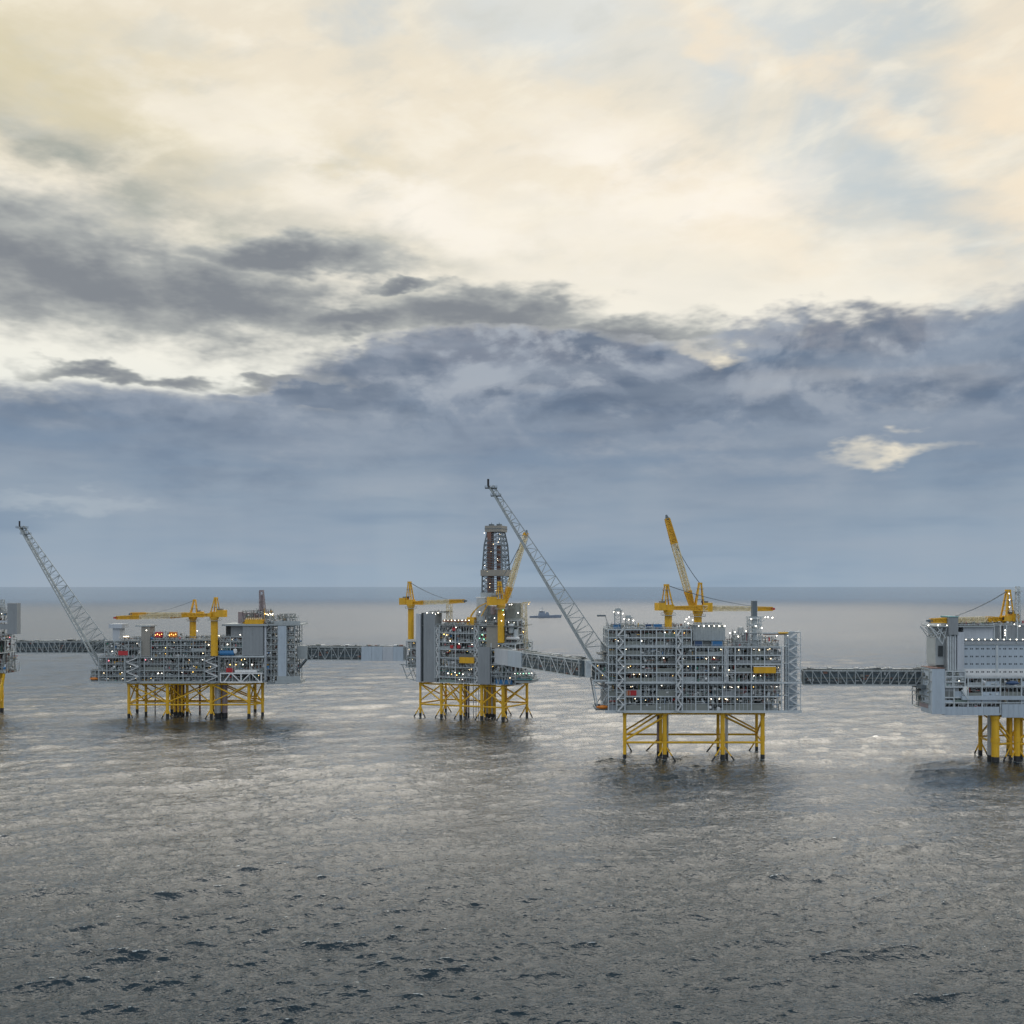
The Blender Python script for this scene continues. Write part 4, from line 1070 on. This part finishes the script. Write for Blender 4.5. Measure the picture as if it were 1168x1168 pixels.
# ================================================================== platform 1: left
def platform_a():
    P = Plat('oil_platform', -230.6, 740, 0, 'low wide oil platform left of the derrick, with two yellow cranes standing close together')
    U = lambda px, v=0.0: P.u(px, v); Z = lambda py, v=0.0: P.z(py, 220, v)
    zb = Z(777.5); D = 40
    module(P, U(112.6), U(246), 0, D, [zb, Z(771), Z(764.5), Z(757), Z(749.5)], [U(x) for x in (122, 142, 157, 165, 187, 204, 209, 233)], 1.3, fm='frame2', beam=.5, lamps=4, wall=.1, mid=False)
    module(P, U(172), U(246), 1, D - 4, [Z(749.3), Z(742.5), Z(736), Z(730)], [U(x) for x in (172, 190, 206, 220, 234)], 1.2, fm='frame2', beam=.5, lamps=2, wall=.3, mid=False)
    module(P, U(102), U(112.2), 3, 24, [zb + .3, Z(769), Z(764.5)], [U(107)], 1.0, fm='frame2', lamps=0, wall=.6, inset=4, mid=False)
    module(P, U(119), U(160), 1, 26, [Z(749.3), Z(740), Z(731)], [U(x) for x in (130, 146)], .7, fm='frame2', beam=.4, lamps=1, wall=0, inset=8, diag=.6, mid=False)
    stair_tower(P, U(144), U(160), -2.4, -.4, zb, Z(749.5), 'frame2')
    stair_tower(P, U(234), U(250), -2.4, -.4, zb, Z(748), 'frame2')
    # bottom of the left half: solid grey edge
    q = MB(); q.box(U(112.6), U(250), -1.0, -.3, zb - 1.2, zb + .3); q.box(U(112.6), U(250), 3, D - 3, zb - 1.1, zb - .6); q.build('girder', M['frame2'], P.root)
    # taupe column, blocks and lit items on the left upper deck
    panel(P, U(160), U(170), 2, 12, Z(749), Z(715), 'taupe', 'equipment_housing')
    q = MB(); q.box(U(153.5), U(172), 1, 13, Z(714.8), Z(713.4)); q.build('roof', M['frame2'], P.root)
    q = MB(); q.box(U(126), U(134), 4, 14, Z(731), Z(717)); q.box(U(122.5), U(137.5), 2.5, 15, Z(716.9), Z(712)); q.build('instrument_house', M['panel3'], P.root)
    q = MB(); q.box(U(134.5), U(145.5), .4, 2.2, Z(747.5), Z(742.5)); q.build('fire_cabinet', M['red'], P.root)
    rr = random.Random(21)
    q = MB(); yard(q, rr, U(136), U(160), 2, 16, Z(731), Z(726), 60); q.build('pipework', PIPES, P.root); q = MB(); yard(q, rr, U(172), U(246), 2, 22, Z(730), Z(725), 150); q.build('pipework', PIPES, P.root); q = MB(); yard(q, rr, U(170), U(205), 3, 12, Z(730), Z(720), 50); q.build('pipework', PIPES, P.root)
    for px in (180, 196):
        q = MB(); q.box(U(px - 4), U(px + 4), 1.5, 5, Z(727), Z(721)); q.build('generator_set', [M['orange'] if px > 190 else M['red']], P.root)
        for k in range(4): P.lampuv((U(px - 3.5 + k * 2.4), 1.2, Z(724.5 - (k % 2))), 'lampo', 1.0)
    for k in range(4): P.lamp(141 + k * 1.8, 726, 1.5, 'lamp', sc=1.05)
    # boxes at mid
    # module block at right
    b0, b1 = U(277), U(300.5)
    panel(P, b0, b1, -.5, 30, Z(747.5), Z(714.3), 'panel2', label='plain grey module block')
    q = MB(); q.box(U(253.5), U(306), -1.4, 30, Z(713.9), Z(711.8)); q.build('roof', M['frame2'], P.root)
    q = MB(); q.box(U(255.5), U(277), 5, 30, Z(747), Z(714)); q.box(U(262), U(276.8), 3, 5, Z(726), Z(714.5), 1); q.build('bulkhead', [M['dark'], M['panel2']], P.root)  # dark block fills the recess under the roof, its shade in the colour
    module(P, U(251), U(276.6), 0, 10, [Z(748.6), Z(738), Z(731), Z(726)], [U(263)], 1.2, fm='frame2', lamps=1, wall=0, inset=4, mid=False)
    q = MB(); q.box(U(250), U(302), -1.2, 30, Z(749.5), Z(748.0)); q.build('deck', M['frame'], P.root)
    module(P, U(251), U(302), 0, 34, [zb, Z(767.5), Z(749.6)], [U(265), U(285)], 1.3, fm='frame2', lamps=2, wall=0, mid=False, inset=9)
    b = MB(); za, zc = zb - .2, Z(767.8)
    for v in (-1.2,):
        b.bar((U(252), v, za), (U(300), v, za), .9); b.bar((U(252), v, zc), (U(300), v, zc), .9)
        xs = [252, 257, 264, 269.5, 275.5, 281, 287, 293.5, 298]
        for i, x in enumerate((252, 275.5, 298.5)): b.bar((U(x), v, za), (U(x), v, zc), .8)
        for x0, x1, up in ((256, 263.5, 1), (264.5, 275, 0), (276, 286, 1), (287, 297, 0)): b.bar((U(x0), v, za if up else zc), (U(x1), v, zc if up else za), .7)
    b.build('truss_girder', M['white'], P.root)
    for px, py, k in ((262.5, 758, 'lampo'), (269, 758, 'lampo'), (277, 758, 'lampw'), (287.5, 758, 'lampw'), (274, 724, 'lampw'), (259.5, 735, 'lampw'), (225, 719.5, 'lampw'), (250, 725, 'lamp'), (311, 700, 'lampw'), (309, 701, 'lampw'), (302.5, 700, 'lampo'), (180.5, 768, 'lampw'), (184.5, 768, 'lampw'), (124, 753.5, 'lampr'), (166, 752.5, 'lampr'), (238, 735.5, 'lamp'), (167, 719, 'lampw')): P.lamp(px, py, -1.5, k, sc=1.15)
    q = MB(); q.box(U(268), U(293), -.6, 2.4, Z(766.8), Z(764)); q.build('equipment_housing', M['white'], P.root)
    container((-230.6 + U(262), 740.2, Z(767.2) + .1), 0, 5, 2.4, 3.2, M['red'], 'red container on the lower deck under the grey module block', 'containers on the platform decks')
    q = MB(); q.box(U(279.3), U(299), -.6, 7, Z(711.7), Z(706.8)); 
    for k in range(8): q.box(U(280 + k * 2.4), U(281 + k * 2.4), 1, 3, Z(706.7), Z(704.8), 1)
    q.build('equipment_housing', [M['yellow'], M['cream']], P.root, 'bright yellow box on the roof edge')
    t = MB(); t.vessel((U(251.5), -.8, Z(744.8)), (U(266), -.8, Z(744.8)), 1.9); t.build('process_vessel', M['blue'], P.root, 'bright blue tank')
    t = MB(); t.box(U(252), U(262), 1, 4, Z(741), Z(737.5)); t.build('equipment_cabinet', M['teal'], P.root)
    for px, py in ((268.5, 742.5),):
        t = MB(); t.vessel((U(px), -.6, Z(py + 2)), (U(px), -.6, Z(py - 1.5)), 1.4); t.build('process_vessel', M['white'], P.root)
    # right end: scaffold, pale tower
    module(P, U(302.5), U(336), 1, 26, [zb - .4] + [Z(p) for p in (770, 763, 756, 749, 742, 735, 728, 721, 713.5)], [U(309), U(316.5), U(327)], .8, fm='frame2', beam=.35, colw=.45, lamps=0, wall=0, inset=9, diag=.15, mid=False)
    panel(P, U(317.3), U(326.6), -.4, 8, Z(773.5), Z(713.8), 'panel', label='pale blue-grey vertical panel')
    panel(P, U(301.5), U(303.6), .2, 20, Z(776), Z(713.8), 'panel3')
    q = MB(); q.box(U(302), U(343), -.6, 26, Z(713.4), Z(711.8)); q.box(U(314), U(343), -.6, 18, zb - 1.2, zb + .6); q.box(U(303), U(328), -.6, 18, zb - 1.9, zb - 1.25); q.build('deck', M['frame2'], P.root)
    q = MB(); q.box(U(313), U(342.7), -.7, -.62, Z(711.7), Z(708.6)); q.box(U(316), U(342.7), -.7, -.62, zb + .65, zb + 4); rails(q, U(303), U(343), -.5, 25, Z(711.7)); q.build('parapet', M['frame2'], P.root)
    q = MB(); q.bar((U(336), 1, Z(721)), (U(342), 1, Z(713.5)), .5); q.bar((U(336), 1, Z(728)), (U(336.5), 1, Z(713.5)), .4); q.bar((U(328), -.3, zb + 7), (U(334), -.3, zb + .7), .5); q.bar((U(336), 2, zb + 9), (U(342), 2, zb + .7), .5); q.build('knee_brace', M['frame2'], P.root)
    q = MB(); yard(q, rr, U(304), U(336), 0, 18, Z(711.6), Z(701), 150); lattice(q, (U(318), 2, Z(703)), (U(336), 2, Z(702.5)), 3, 3, 6, .3, .2, Vector((0, 0, 1)), m=2); q.build('pipework', PIPES, P.root)
    panel(P, U(336.5), U(348), 8, 18, Z(752.5), Z(737.5), 'frame2', 'landing_tower')
    b = MB(); b.bar((U(346), 8, Z(753)), (U(336), 8, Z(765)), .9); b.bar((U(346), 17, Z(753)), (U(336), 17, Z(765)), .9); b.build('knee_brace', M['brace'], P.root)
    # small mauve derrick module on the roof
    q = MB(); q.box(U(271.5, 6), U(276, 6), 6, 12, Z(711, 6), Z(698, 6), 5); q.box(U(276, 6), U(296, 6), 7, 14, Z(711, 6), Z(699, 6), 1); yard(q, rr, U(276, 6), U(306, 6), 5.5, 8, Z(712, 6), Z(696, 6), 160); yard(q, rr, U(290, 6), U(310, 6), 5.5, 12, Z(712, 6), Z(694, 6), 140); q.build('workover_unit', [M['pipe'], M['mauve'], M['olive'], M['frame2'], M['deck'], M['mauve'], M['frame'], M['green'], M['blue'], M['red'], M['yellow']], P.root)
    t = MB(); lattice(t, (U(299.5, 8), 8, Z(697, 8)), (U(298.2, 8), 8, Z(674, 8)), 4.0, 2.6, 8, .4, .26, Vector((0, 1, 0))); t.box(U(297.8, 8), U(300.2, 8), 7, 9, Z(697, 8), Z(678, 8)); t.box(U(296.2, 8), U(300.6, 8), 6.4, 9.6, Z(675, 8), Z(673, 8)); t.build('workover_mast', M['mauve'], P.root)
    for k in range(6): P.lampuv((U(303 + k * 1.6, 5), 5, Z(700 + (k % 3) * .8)), 'lamp', 1.1)
    # cranes
    crane(P, 220, 9, 732, 704, 684.5, (133, 704.6, 3), 'yellow pedestal crane on the left of the pair with its boom laid level to the left', r=2.3, boomw=3.0, mastw=4.6, cream=(.25, .68), house=(7, 5), redtip=True, bn=20)
    crane(P, 244.5, -2.5, 748, 703.5, 682, (150, 700.5, 12), 'yellow pedestal crane on the right of the pair with a tall post', r=2.5, boomw=3.0, mastw=4.6, cream=(.35, .8), house=(8, 6), cable=False, bn=20)
    flare(P, (113.5, 759, 10), (131, 741.5, 10), (23.5, 602, 10), 3.0, 9, 'grey lattice flare boom leaning up to the left')
    t = MB(); t.bar((U(116), 6, zb + .5), (U(113), 10, Z(759)), .7); t.box(U(108), U(119), 6, 14, Z(762), Z(759)); t.bar((U(125), 10, Z(763)), (U(131), 10, Z(741.5)), .5); t.bar((U(121), 10, Z(741)), (U(121), 10, Z(763)), .5); t.build('flare_base', M['frame'], P.root)
    lifeboat((-230.6 + U(106), 742, zb + .9), 0, 6.2, M['orange'], 'orange lifeboat at the lower left corner of the leftmost full platform')
    jl = {'a': (147, 3, .9), 'b': (191, 3, 1.0), 'c': (241, 3, .95), 'd': (284, 3, 1.05), 'a2': (156.5, 30, .9), 'b2': (196, 30, .95), 'c2': (243, 30, .95), 'd2': (291, 30, 1.0), 'e': (166.5, 16, .85), 'f': (213.5, 16, .95), 'g': (252, 16, .95), 'h': (299.5, 12, .95)}
    jacket(P, jl, zb - 1.2,
        diags=[('a', 10, 'a2', 24, .4), ('a', 24, 'e', 10, .4), ('a2', 24, 'b', 11, .4), ('a', 10.5, 'b', 24, .45), ('b', 24, 'f', 10, .45), ('f', 10, 'c', 24, .4), ('b2', 10, 'c2', 24, .4), ('c', 24, 'd', 11, .5), ('c', 11, 'd', 24, .4), ('g', 24, 'h', 11, .4), ('a', 24, 'b', 10.5, .4), ('b2', 24, 'f', 10, .4), ('e', 24, 'f', 10, .4), ('f', 24, 'c', 10, .42), ('c2', 24, 'd2', 10, .42), ('g', 10, 'd', 24, .4), ('d', 24, 'h', 10, .5), ('d', 10, 'd2', 24, .4), ('d2', 10, 'h', 24, .4), ('b', 10, 'b2', 24, .4), ('c', 10, 'c2', 24, .4), ('b', 11, 'c', 24, .4), ('e', 11, 'b', 23, .35)],
        levels=[(9.2, ['a', 'b', 'c', 'd', 'h', 'd2', 'c2', 'b2', 'a2', 'a'], .6), (9.8, ['e', 'f', 'g', 'h'], .5), (24.2, ['a', 'b', 'c', 'd', 'h', 'd2', 'c2', 'b2', 'a2', 'a'], .6)],
        casings=[(199 + i * 2.1, 14 + (i % 2) * 6, .75, ('yellow_old', 'rust', 'yellow_old', 'mauve')[i % 4]) for i in range(6)] + [(248.5, 9, 2.3, 'pipe'), (256.5, 11, 2.0, 'mauve'), (177, 18, .4, 'mauve'), (228, 20, .7, 'rust')],
        guides=[(k, s * 4.5, -2, 7) for k in ('b', 'c', 'f') for s in (-1, 1)] + [('a', 4, -2, 7)], r=1.12)
    return P

# ================================================================== platform 4: living quarters, cut by the right edge
def platform_d():
    P = Plat('oil_platform', 268, 552, 0, 'pale blue-grey living quarters platform cut off by the right edge of the picture')
    U = lambda px, v=0.0: P.u(px, v); Z = lambda py, v=0.0: P.z(py, 1110, v)
    zb = Z(814); D = 44; ur = U(1262)
    # lower decks
    module(P, U(1077), ur, 0, D, [zb, Z(801), Z(795), Z(782), Z(772.5)], [U(x) for x in (1088, 1104, 1120, 1141, 1165, 1190, 1215, 1240)], .8, lamps=1, wall=.75, wallm='panel', mid=False)
    q = MB(); q.box(U(1077), U(1139), -.8, -.35, zb - .8, Z(806)); q.box(U(1142), ur, -1.0, -.35, zb - 2.0, Z(803)); q.box(U(1096), ur, -1.6, -.4, Z(798), Z(793.5))
    for px in range(1079, 1139, 6): q.box(U(px), U(px) + .3, -.95, -.79, zb - .7, Z(806))
    for px in range(1143, 1262, 6): q.box(U(px), U(px) + .3, -1.15, -.99, zb - 1.9, Z(803.2))
    q.build('hull_girder', M['panel'], P.root)
    q = MB(); q.box(U(1078), ur, 3, D - 3, zb - 1.0, zb - .65); q.build('girder', M['frame2'], P.root)
    b = MB(); b.bar((U(1096), -1.4, Z(787)), (U(1103), -1.4, Z(797)), .8); 
    b.build('knee_brace', M['frame'], P.root)
    panel(P, U(1078.5), U(1094), .2, 12, Z(794), Z(783), 'panel2', 'equipment_housing')
    # pale tower on the left with brown cap
    panel(P, U(1062.3), U(1076.8), -1, 14, zb - .2, Z(762.6), 'panel', 'wall_panel', label='pale blue-grey tower slab at the left end')
    q = MB(); q.box(U(1062), U(1077), -1.2, 14.2, Z(762.5), Z(761.8)); q.build('roof', M['rust'], P.root)
    module(P, U(1054, 20), U(1062), 2, 20, [Z(803), Z(795), Z(786), Z(775), Z(764)], [], 1.2, fm='frame2', lamps=0, wall=0, inset=3, mid=False)
    q = MB()
    q.box(U(1057, 16), U(1062), 4, 16, Z(809), Z(803.3), 0); q.box(U(1047, 18), U(1056), 6, 18, Z(787), Z(783), 1); q.build('landing_tower', [M['mauve'], M['brace']], P.root)
    # accommodation block
    aw0 = U(1100.5)
    q = MB(); q.box(aw0, ur, 1.2, D, Z(763), Z(735.5)); q.build('accommodation_block', M['panel'], P.root, 'four-storey block with paired small windows')
    q = MB(); q.box(aw0 - .2, ur, 1.0, D, Z(772.3), Z(763.05)); q.build('accommodation_block', M['white'], P.root, 'white lowest storey with small windows')
    q = MB(); q.box(aw0 - .2, ur, .5, D, Z(735.4), Z(734.5)); q.box(aw0, ur, 2.4, D, Z(734.4), Z(730), 1); q.box(aw0 - .2, ur, .4, D, Z(729.9), Z(728.8)); q.build('parapet', [M['frame2'], M['panel3']], P.root)
    panel(P, aw0 + .2, U(1135.5), 2.2, 30, Z(728.7), Z(713.5), 'panel3', rib=4.5)
    panel(P, U(1137), U(1146), 3.5, 30, Z(728.7), Z(713), 'panel2', rib=4.5)
    panel(P, U(1147), ur, 2.4, 30, Z(728.7), Z(713), 'panel2', rib=4.5)
    q = MB()
    for px in (1136, 1143, 1150): q.bar((U(px), 2, Z(728.6)), (U(px), 2, Z(713)), .5)
    q.bar((U(1136), 2, Z(713)), (ur, 2, Z(713)), .4); q.bar((U(1162), 1.6, Z(734)), (U(1162), 1.6, Z(705)), .4); q.box(U(1137), U(1139.2), .7, 1.19, Z(767), Z(736)); q.build('frame', M['frame'], P.root)
    for r_, py in enumerate((741, 749.8, 758.4, 767.4)):
        px = 1101.5
        while px < 1258:
            for dxx in (0, 1.9):
                w = MB(); x = U(px + dxx); z_ = Z(py); yf = 1.2 if r_ < 3 else 1.0
                if not (1136.2 < px + dxx < 1140):
                    w.box(x, x + .55, yf - .06, yf - .003, z_, z_ + .8)
                    if r_ == 0 or px < 1200: w.build('window', M['window'], P.root)
            px += 9.4 if px > 1185 else 6.3
    # stair/duct wall left of the block
    panel(P, U(1092), U(1099.8), 0, 26, Z(772), Z(721), 'panel3'); q = MB(); q.box(U(1081), U(1091.8), 1.5, 26, Z(782), Z(716), 1)
    for k, px in enumerate((1081.5, 1084, 1086.6, 1089.2)): q.box(U(px), U(px) + .8, .4, 1.49, Z(782), Z(726 - (k % 2) * 3), 0)
    q.box(U(1086), U(1088.5), 1.0, 1.48, Z(765), Z(732), 2); q.build('duct_wall', [M['frame'], M['panel2'], M['dark']], P.root)
    module(P, U(1078), U(1100), -.6, 12, [Z(783), Z(777), Z(771), Z(765)], [U(1086)], 1.2, lamps=0, wall=0, inset=4, mid=False)
    q = MB(); q.box(U(1070.5), U(1081), 4, 16, Z(759), Z(728)); q.box(U(1073.5), U(1078.5), 3.2, 3.97, Z(749), Z(737), 1); q.build('exhaust_housing', [M['frame2'], M['dark']], P.root)
    # helideck-like top platform and its brackets
    q = MB(); q.box(U(1056, 16), U(1135), 0, 22, Z(715.3), Z(713.8)); q.build('deck', M['frame2'], P.root)
    b = MB(); zt = Z(715.3)
    for v in (1, 8, 15):
        b.bar((U(1062), v, zt), (U(1076), v, Z(735)), .45); b.bar((U(1070), v, zt), (U(1080), v, Z(728)), .4); b.bar((U(1062), v, zt), (U(1070), v, Z(722)), .3); b.bar((U(1070), v, Z(722)), (U(1076), v, zt), .3); b.bar((U(1076), v, zt), (U(1072), v, Z(730)), .3); b.bar((U(1068), v, Z(724)), (U(1081), v, Z(720)), .3)
        b.bar((U(1076), v, Z(735)), (U(1081), v, zt), .3)
    b.build('cantilever_truss', M['frame'], P.root)
    q = MB(); rails(q, U(1056, 16), U(1135), 0, 22, Z(713.8)); q.build('handrail', M['frame'], P.root)
    panel(P, U(1082), U(1092.5), -.6, 10, Z(724), Z(704), 'panel2', 'equipment_housing')
    q = MB(); q.box(U(1081.5), U(1093), -.8, 10.3, Z(704), Z(703)); q.build('roof', M['teal'], P.root)
    rr = random.Random(31)
    q = MB(); yard(q, rr, U(1093), U(1135), 1, 16, Z(713.7), Z(709), 110); q.build('pipework', PIPES, P.root); q = MB(); yard(q, rr, U(1135), ur, 3, 16, Z(713), Z(707.5), 190); q.build('pipework', PIPES, P.root); q = MB(); yard(q, rr, U(1100), ur, .5, 1.0, Z(785), Z(774), 260); q.build('pipework', PIPES, P.root)
    # crane and mast
    crane(P, 1147.5, 8, 729, 708.5, 673.5, (1061, 708, 2), 'yellow pedestal crane with its boom laid level to the left over the helideck', r=1.9, boomw=2.9, mastw=4.6, cream=(.2, .74), house=(5.6, 5), bn=18)
    t = MB(); lattice(t, (U(1167), 6, Z(713)), (U(1167), 6, Z(669)), 2.4, 1.6, 14, .3, .2, Vector((0, 1, 0))); t.box(U(1163), U(1171), 4.5, 7.5, Z(675), Z(674)); t.build('antenna_mast', M['frame'], P.root)
    for i in range(11): P.lamp(1102 + i * 7.2, 729.4, .2, 'lampw', sc=.9)
    for px, py in ((1146.5, 719), (1146.5, 721.8), (1146.5, 724.6), (1059, 713.2), (1070, 713.2), (1080, 713.2), (1157, 712), (1163, 714), (1151, 677), (1151.5, 684), (1151.5, 692)): P.lamp(px, py, -.2, 'lampw')
    lifeboat((268 + U(1152), 549.2, Z(781)), 0, 7.0, M['navy'], 'dark enclosed lifeboat hanging at the deck below the windows')
    q = MB(); q.box(U(1098), U(1102), -1.0, 1.0, Z(793), Z(783)); q.build('equipment_cabinet', M['white'], P.root)
    jacket(P, {'a': (1135.2, 3, 1.6), 'a2': (1118.2, 26, .85), 'b': (1153, 8, .7), 'c': (1160, 6, 1.3), 'd': (1230, 3, 1.4), 'd2': (1216, 26, .9), 'c2': (1150, 30, .8)}, zb - 1.0,
        diags=[('a2', 12, 'a', 24.5, .55), ('a', 24, 'b', 12, .5), ('a', 21, 'b', 9.5, .5), ('b', 12, 'c', 20, .4), ('c', 12, 'd', 24, .55), ('c', 24, 'd', 11, .55), ('a2', 24, 'c2', 12, .45)],
        levels=[(9.3, ['a', 'b', 'c', 'd'], .6), (10.5, ['a2', 'c2', 'd2'], .5), (10, ['a2', 'a'], .6), (9.8, ['d', 'd2'], .5), (24.6, ['a2', 'a', 'b', 'c', 'd', 'd2', 'c2', 'a2'], .7)],
        casings=[(1129.5, 10, 1.5, 'pipe'), (1165, 12, .8, 'yellow_old'), (1131.5, 16, .8, 'mauve')],
        guides=[('a2', 4, -3, 8), ('b', -6, -2, 8), ('b', 6, -2, 8), ('c', -6, -2, 8), ('c', 6, -2, 8), ('a2', -2.5, 4, 8)], r=1.25)
    return P

# ================================================================== platform 0: only its right end shows at the left edge
def platform_e():
    P = Plat('oil_platform', -378, 748, 0, 'dark grey oil platform end peeking in at the left edge of the picture')
    U = lambda px, v=0.0: P.u(px, v); Z = lambda py, v=0.0: P.z(py, 5, v)
    zb = Z(768)
    module(P, U(-80), U(17, 30), 3, 30, [zb, Z(757), Z(745.5)], [U(-40), U(-15)], 1.2, fm='frame2', lamps=0, wall=.3, wallm='panel2', mid=False, inset=4)
    module(P, U(-80), U(19, 28), 1, 28, [Z(745), Z(730.5)], [U(x) for x in (-60, -40, -20, -10)], 1.2, fm='frame', lamps=0, wall=.2, diag=.8, mid=False, inset=5)
    module(P, U(-80), U(11, 26), 2, 26, [Z(728), Z(718), Z(709), Z(702)], [U(-40), U(-10)], 1.3, fm='frame2', lamps=0, wall=.3, mid=False)
    panel(P, U(8), U(19), .5, 6, Z(723.5), Z(688), 'panel2', label='tall plain grey wall slab')
    q = MB(); q.box(U(-60), U(12), 1, 10, Z(710), Z(708)); q.box(U(-6), U(10), .4, 9, Z(718), Z(712), 1); q.build('equipment_housing', [M['panel3'], M['panel2']], P.root)
    rr = random.Random(41); q = MB(); yard(q, rr, U(-40), U(8), 3, 14, Z(702), Z(692), 120); yard(q, rr, U(-6), U(8), 1, 20, zb, Z(745), 110); yard(q, rr, U(-3), U(12), 1, 6, Z(730), Z(722), 50); q.build('pipework', PIPES, P.root)
    t = MB(); lattice(t, (U(-1), 5, Z(702)), (U(-1), 5, Z(684)), 3, 2, 6, .3, .2, Vector((0, 1, 0))); t.build('antenna_mast', M['frame2'], P.root)
    P.lamp(2, 700, 1, 'lampw'); P.lamp(11, 727, 0, 'lampr')
    b = MB(); b.bar((U(1), 2, zb), (U(7), 2, Z(756)), .6); b.bar((U(4), 2.2, zb - .5), (U(4), 2.2, Z(758)), .8); b.build('knee_brace', M['frame'], P.root)
    jacket(P, {'a': (-70, 3, 1), 'b': (-35, 3, 1), 'c': (-3.5, 3, 1), 'd': (-65, 30, 1), 'e': (-30, 30, 1), 'f': (2, 30, 1)}, zb - .6,
        diags=[('a', 10, 'b', 24, .5), ('b', 24, 'c', 10, .5), ('c', 10, 'f', 26, .5), ('e', 10, 'f', 24, .5)],
        levels=[(9.2, ['a', 'b', 'c', 'f', 'e', 'd', 'a'], .6)], r=1.35)
    b = MB(); b.tube((U(3.2), 2, zb - .5), (U(-1.5), 2, 12), .85, n=10); b.tube((U(-1.5), 2, 12), (U(-3.5), 3, 9.2), .6, n=8); b.build('corner_brace', M['yellow_old'], P.root)
    return P

P0 = platform_e(); P1 = platform_a(); P2 = platform_b(); P3 = platform_c(); P4 = platform_d()

# ------------------------------------------------------------------ bridges
def W(px, Y): return (px - 584) / F * Y
def H(py, Y): return CAMH - (py - 669) / F * Y
bridge((W(19.5, 757), 757, H(744.5, 757)), (W(121, 757), 757, H(744.5, 757)), 6, H(732, 757) - H(744.5, 757), 'long dark lattice bridge running in from the left edge to the left platform', n=16, fm='frame2', pat='N')
bridge((W(349, 753), 753, H(752.2, 753)), (W(462, 753), 753, H(753, 753)), 6.5, H(737.5, 753) - H(752.2, 753), 'bridge half open lattice and half pale cladding between the left platform and the drilling platform', n=15, clad=[(.565, .67, 'panel'), (.67, .78, 'panel2' if False else 'panel'), (.78, .885, 'panel3'), (.885, .99, 'panel')], fm='frame2', pat='W')
bridge((W(569.5, 722), 722, 41.2), (W(666.5, 575), 575, 44.2), 6.5, 9.6, 'slanting bridge, closed pale panels at one end, open lattice towards the big flare boom', n=14, clad=[(.0, .19, 'panel3'), (.19, .37, 'panel')], fm='frame', pat='W')
bridge((W(915.5, 572), 572, H(780.5, 572)), (W(1052, 568), 568, H(781, 568)), 6.5, H(764.5, 572) - H(780.5, 572), 'straight blue-grey lattice bridge leading to the living quarters platform', n=14, fm='frame2', pat='N')

# ------------------------------------------------------------------ supply ship on the horizon side of the sea
def ship():
    Y = 95 * F / 35.5
    root = empty('supply_ship', (W(622, Y), Y, 0), math.radians(4), None, 'small dark supply ship far behind the big flare boom', 'ship')
    s = Y / F          # metres per photo pixel out there
    hb = MB(); L = 36 * s; w = 9
    secs = [(-L / 2, .8), (-L * .46, 1), (L * .3, 1), (L * .42, .7), (L * .5, .08)]
    vs = []
    for x, k in secs: vs += [(x, -w * k * .8, -1), (x, w * k * .8, -1), (x + (3 if k < .5 else 0), w * k, 8.5 if x > L * .25 else 5.5), (x + (3 if k < .5 else 0), -w * k, 8.5 if x > L * .25 else 5.5)]
    fs = []
    for i in range(4):
        for j in range(4): fs.append((i * 4 + j, i * 4 + (j + 1) % 4, i * 4 + 4 + (j + 1) % 4, i * 4 + 4 + j))
    fs += [(3, 2, 1, 0), (16, 17, 18, 19)]
    hb._add(vs, fs, 0); hb.build('hull', M['hull'], root)
    b = MB(); b.box(-L * .22, L * .12, -7, 7, 5.6, 13); b.box(-L * .2, -L * .02, -6, 6, 13, 20); b.box(-L * .19, -L * .08, -6.1, 6.1, 17, 19, 1); b.box(L * .02, L * .1, -4, 4, 13, 17)
    b.build('superstructure', [M['hull'], M['window']], root)
    b = MB(); b.bar((-L * .1, 0, 20), (-L * .1, 0, 33), 1.0); b.bar((-L * .1 - 3, 0, 28), (-L * .1 + 3, 0, 28), .7); b.ring((-L * .145, 0, 20.5), (-L * .145, 0, 26), 2.6, 2.6, 10, 1, .8, .8); b.build('mast', [M['hull'], M['white']], root)
ship()

build_sea()
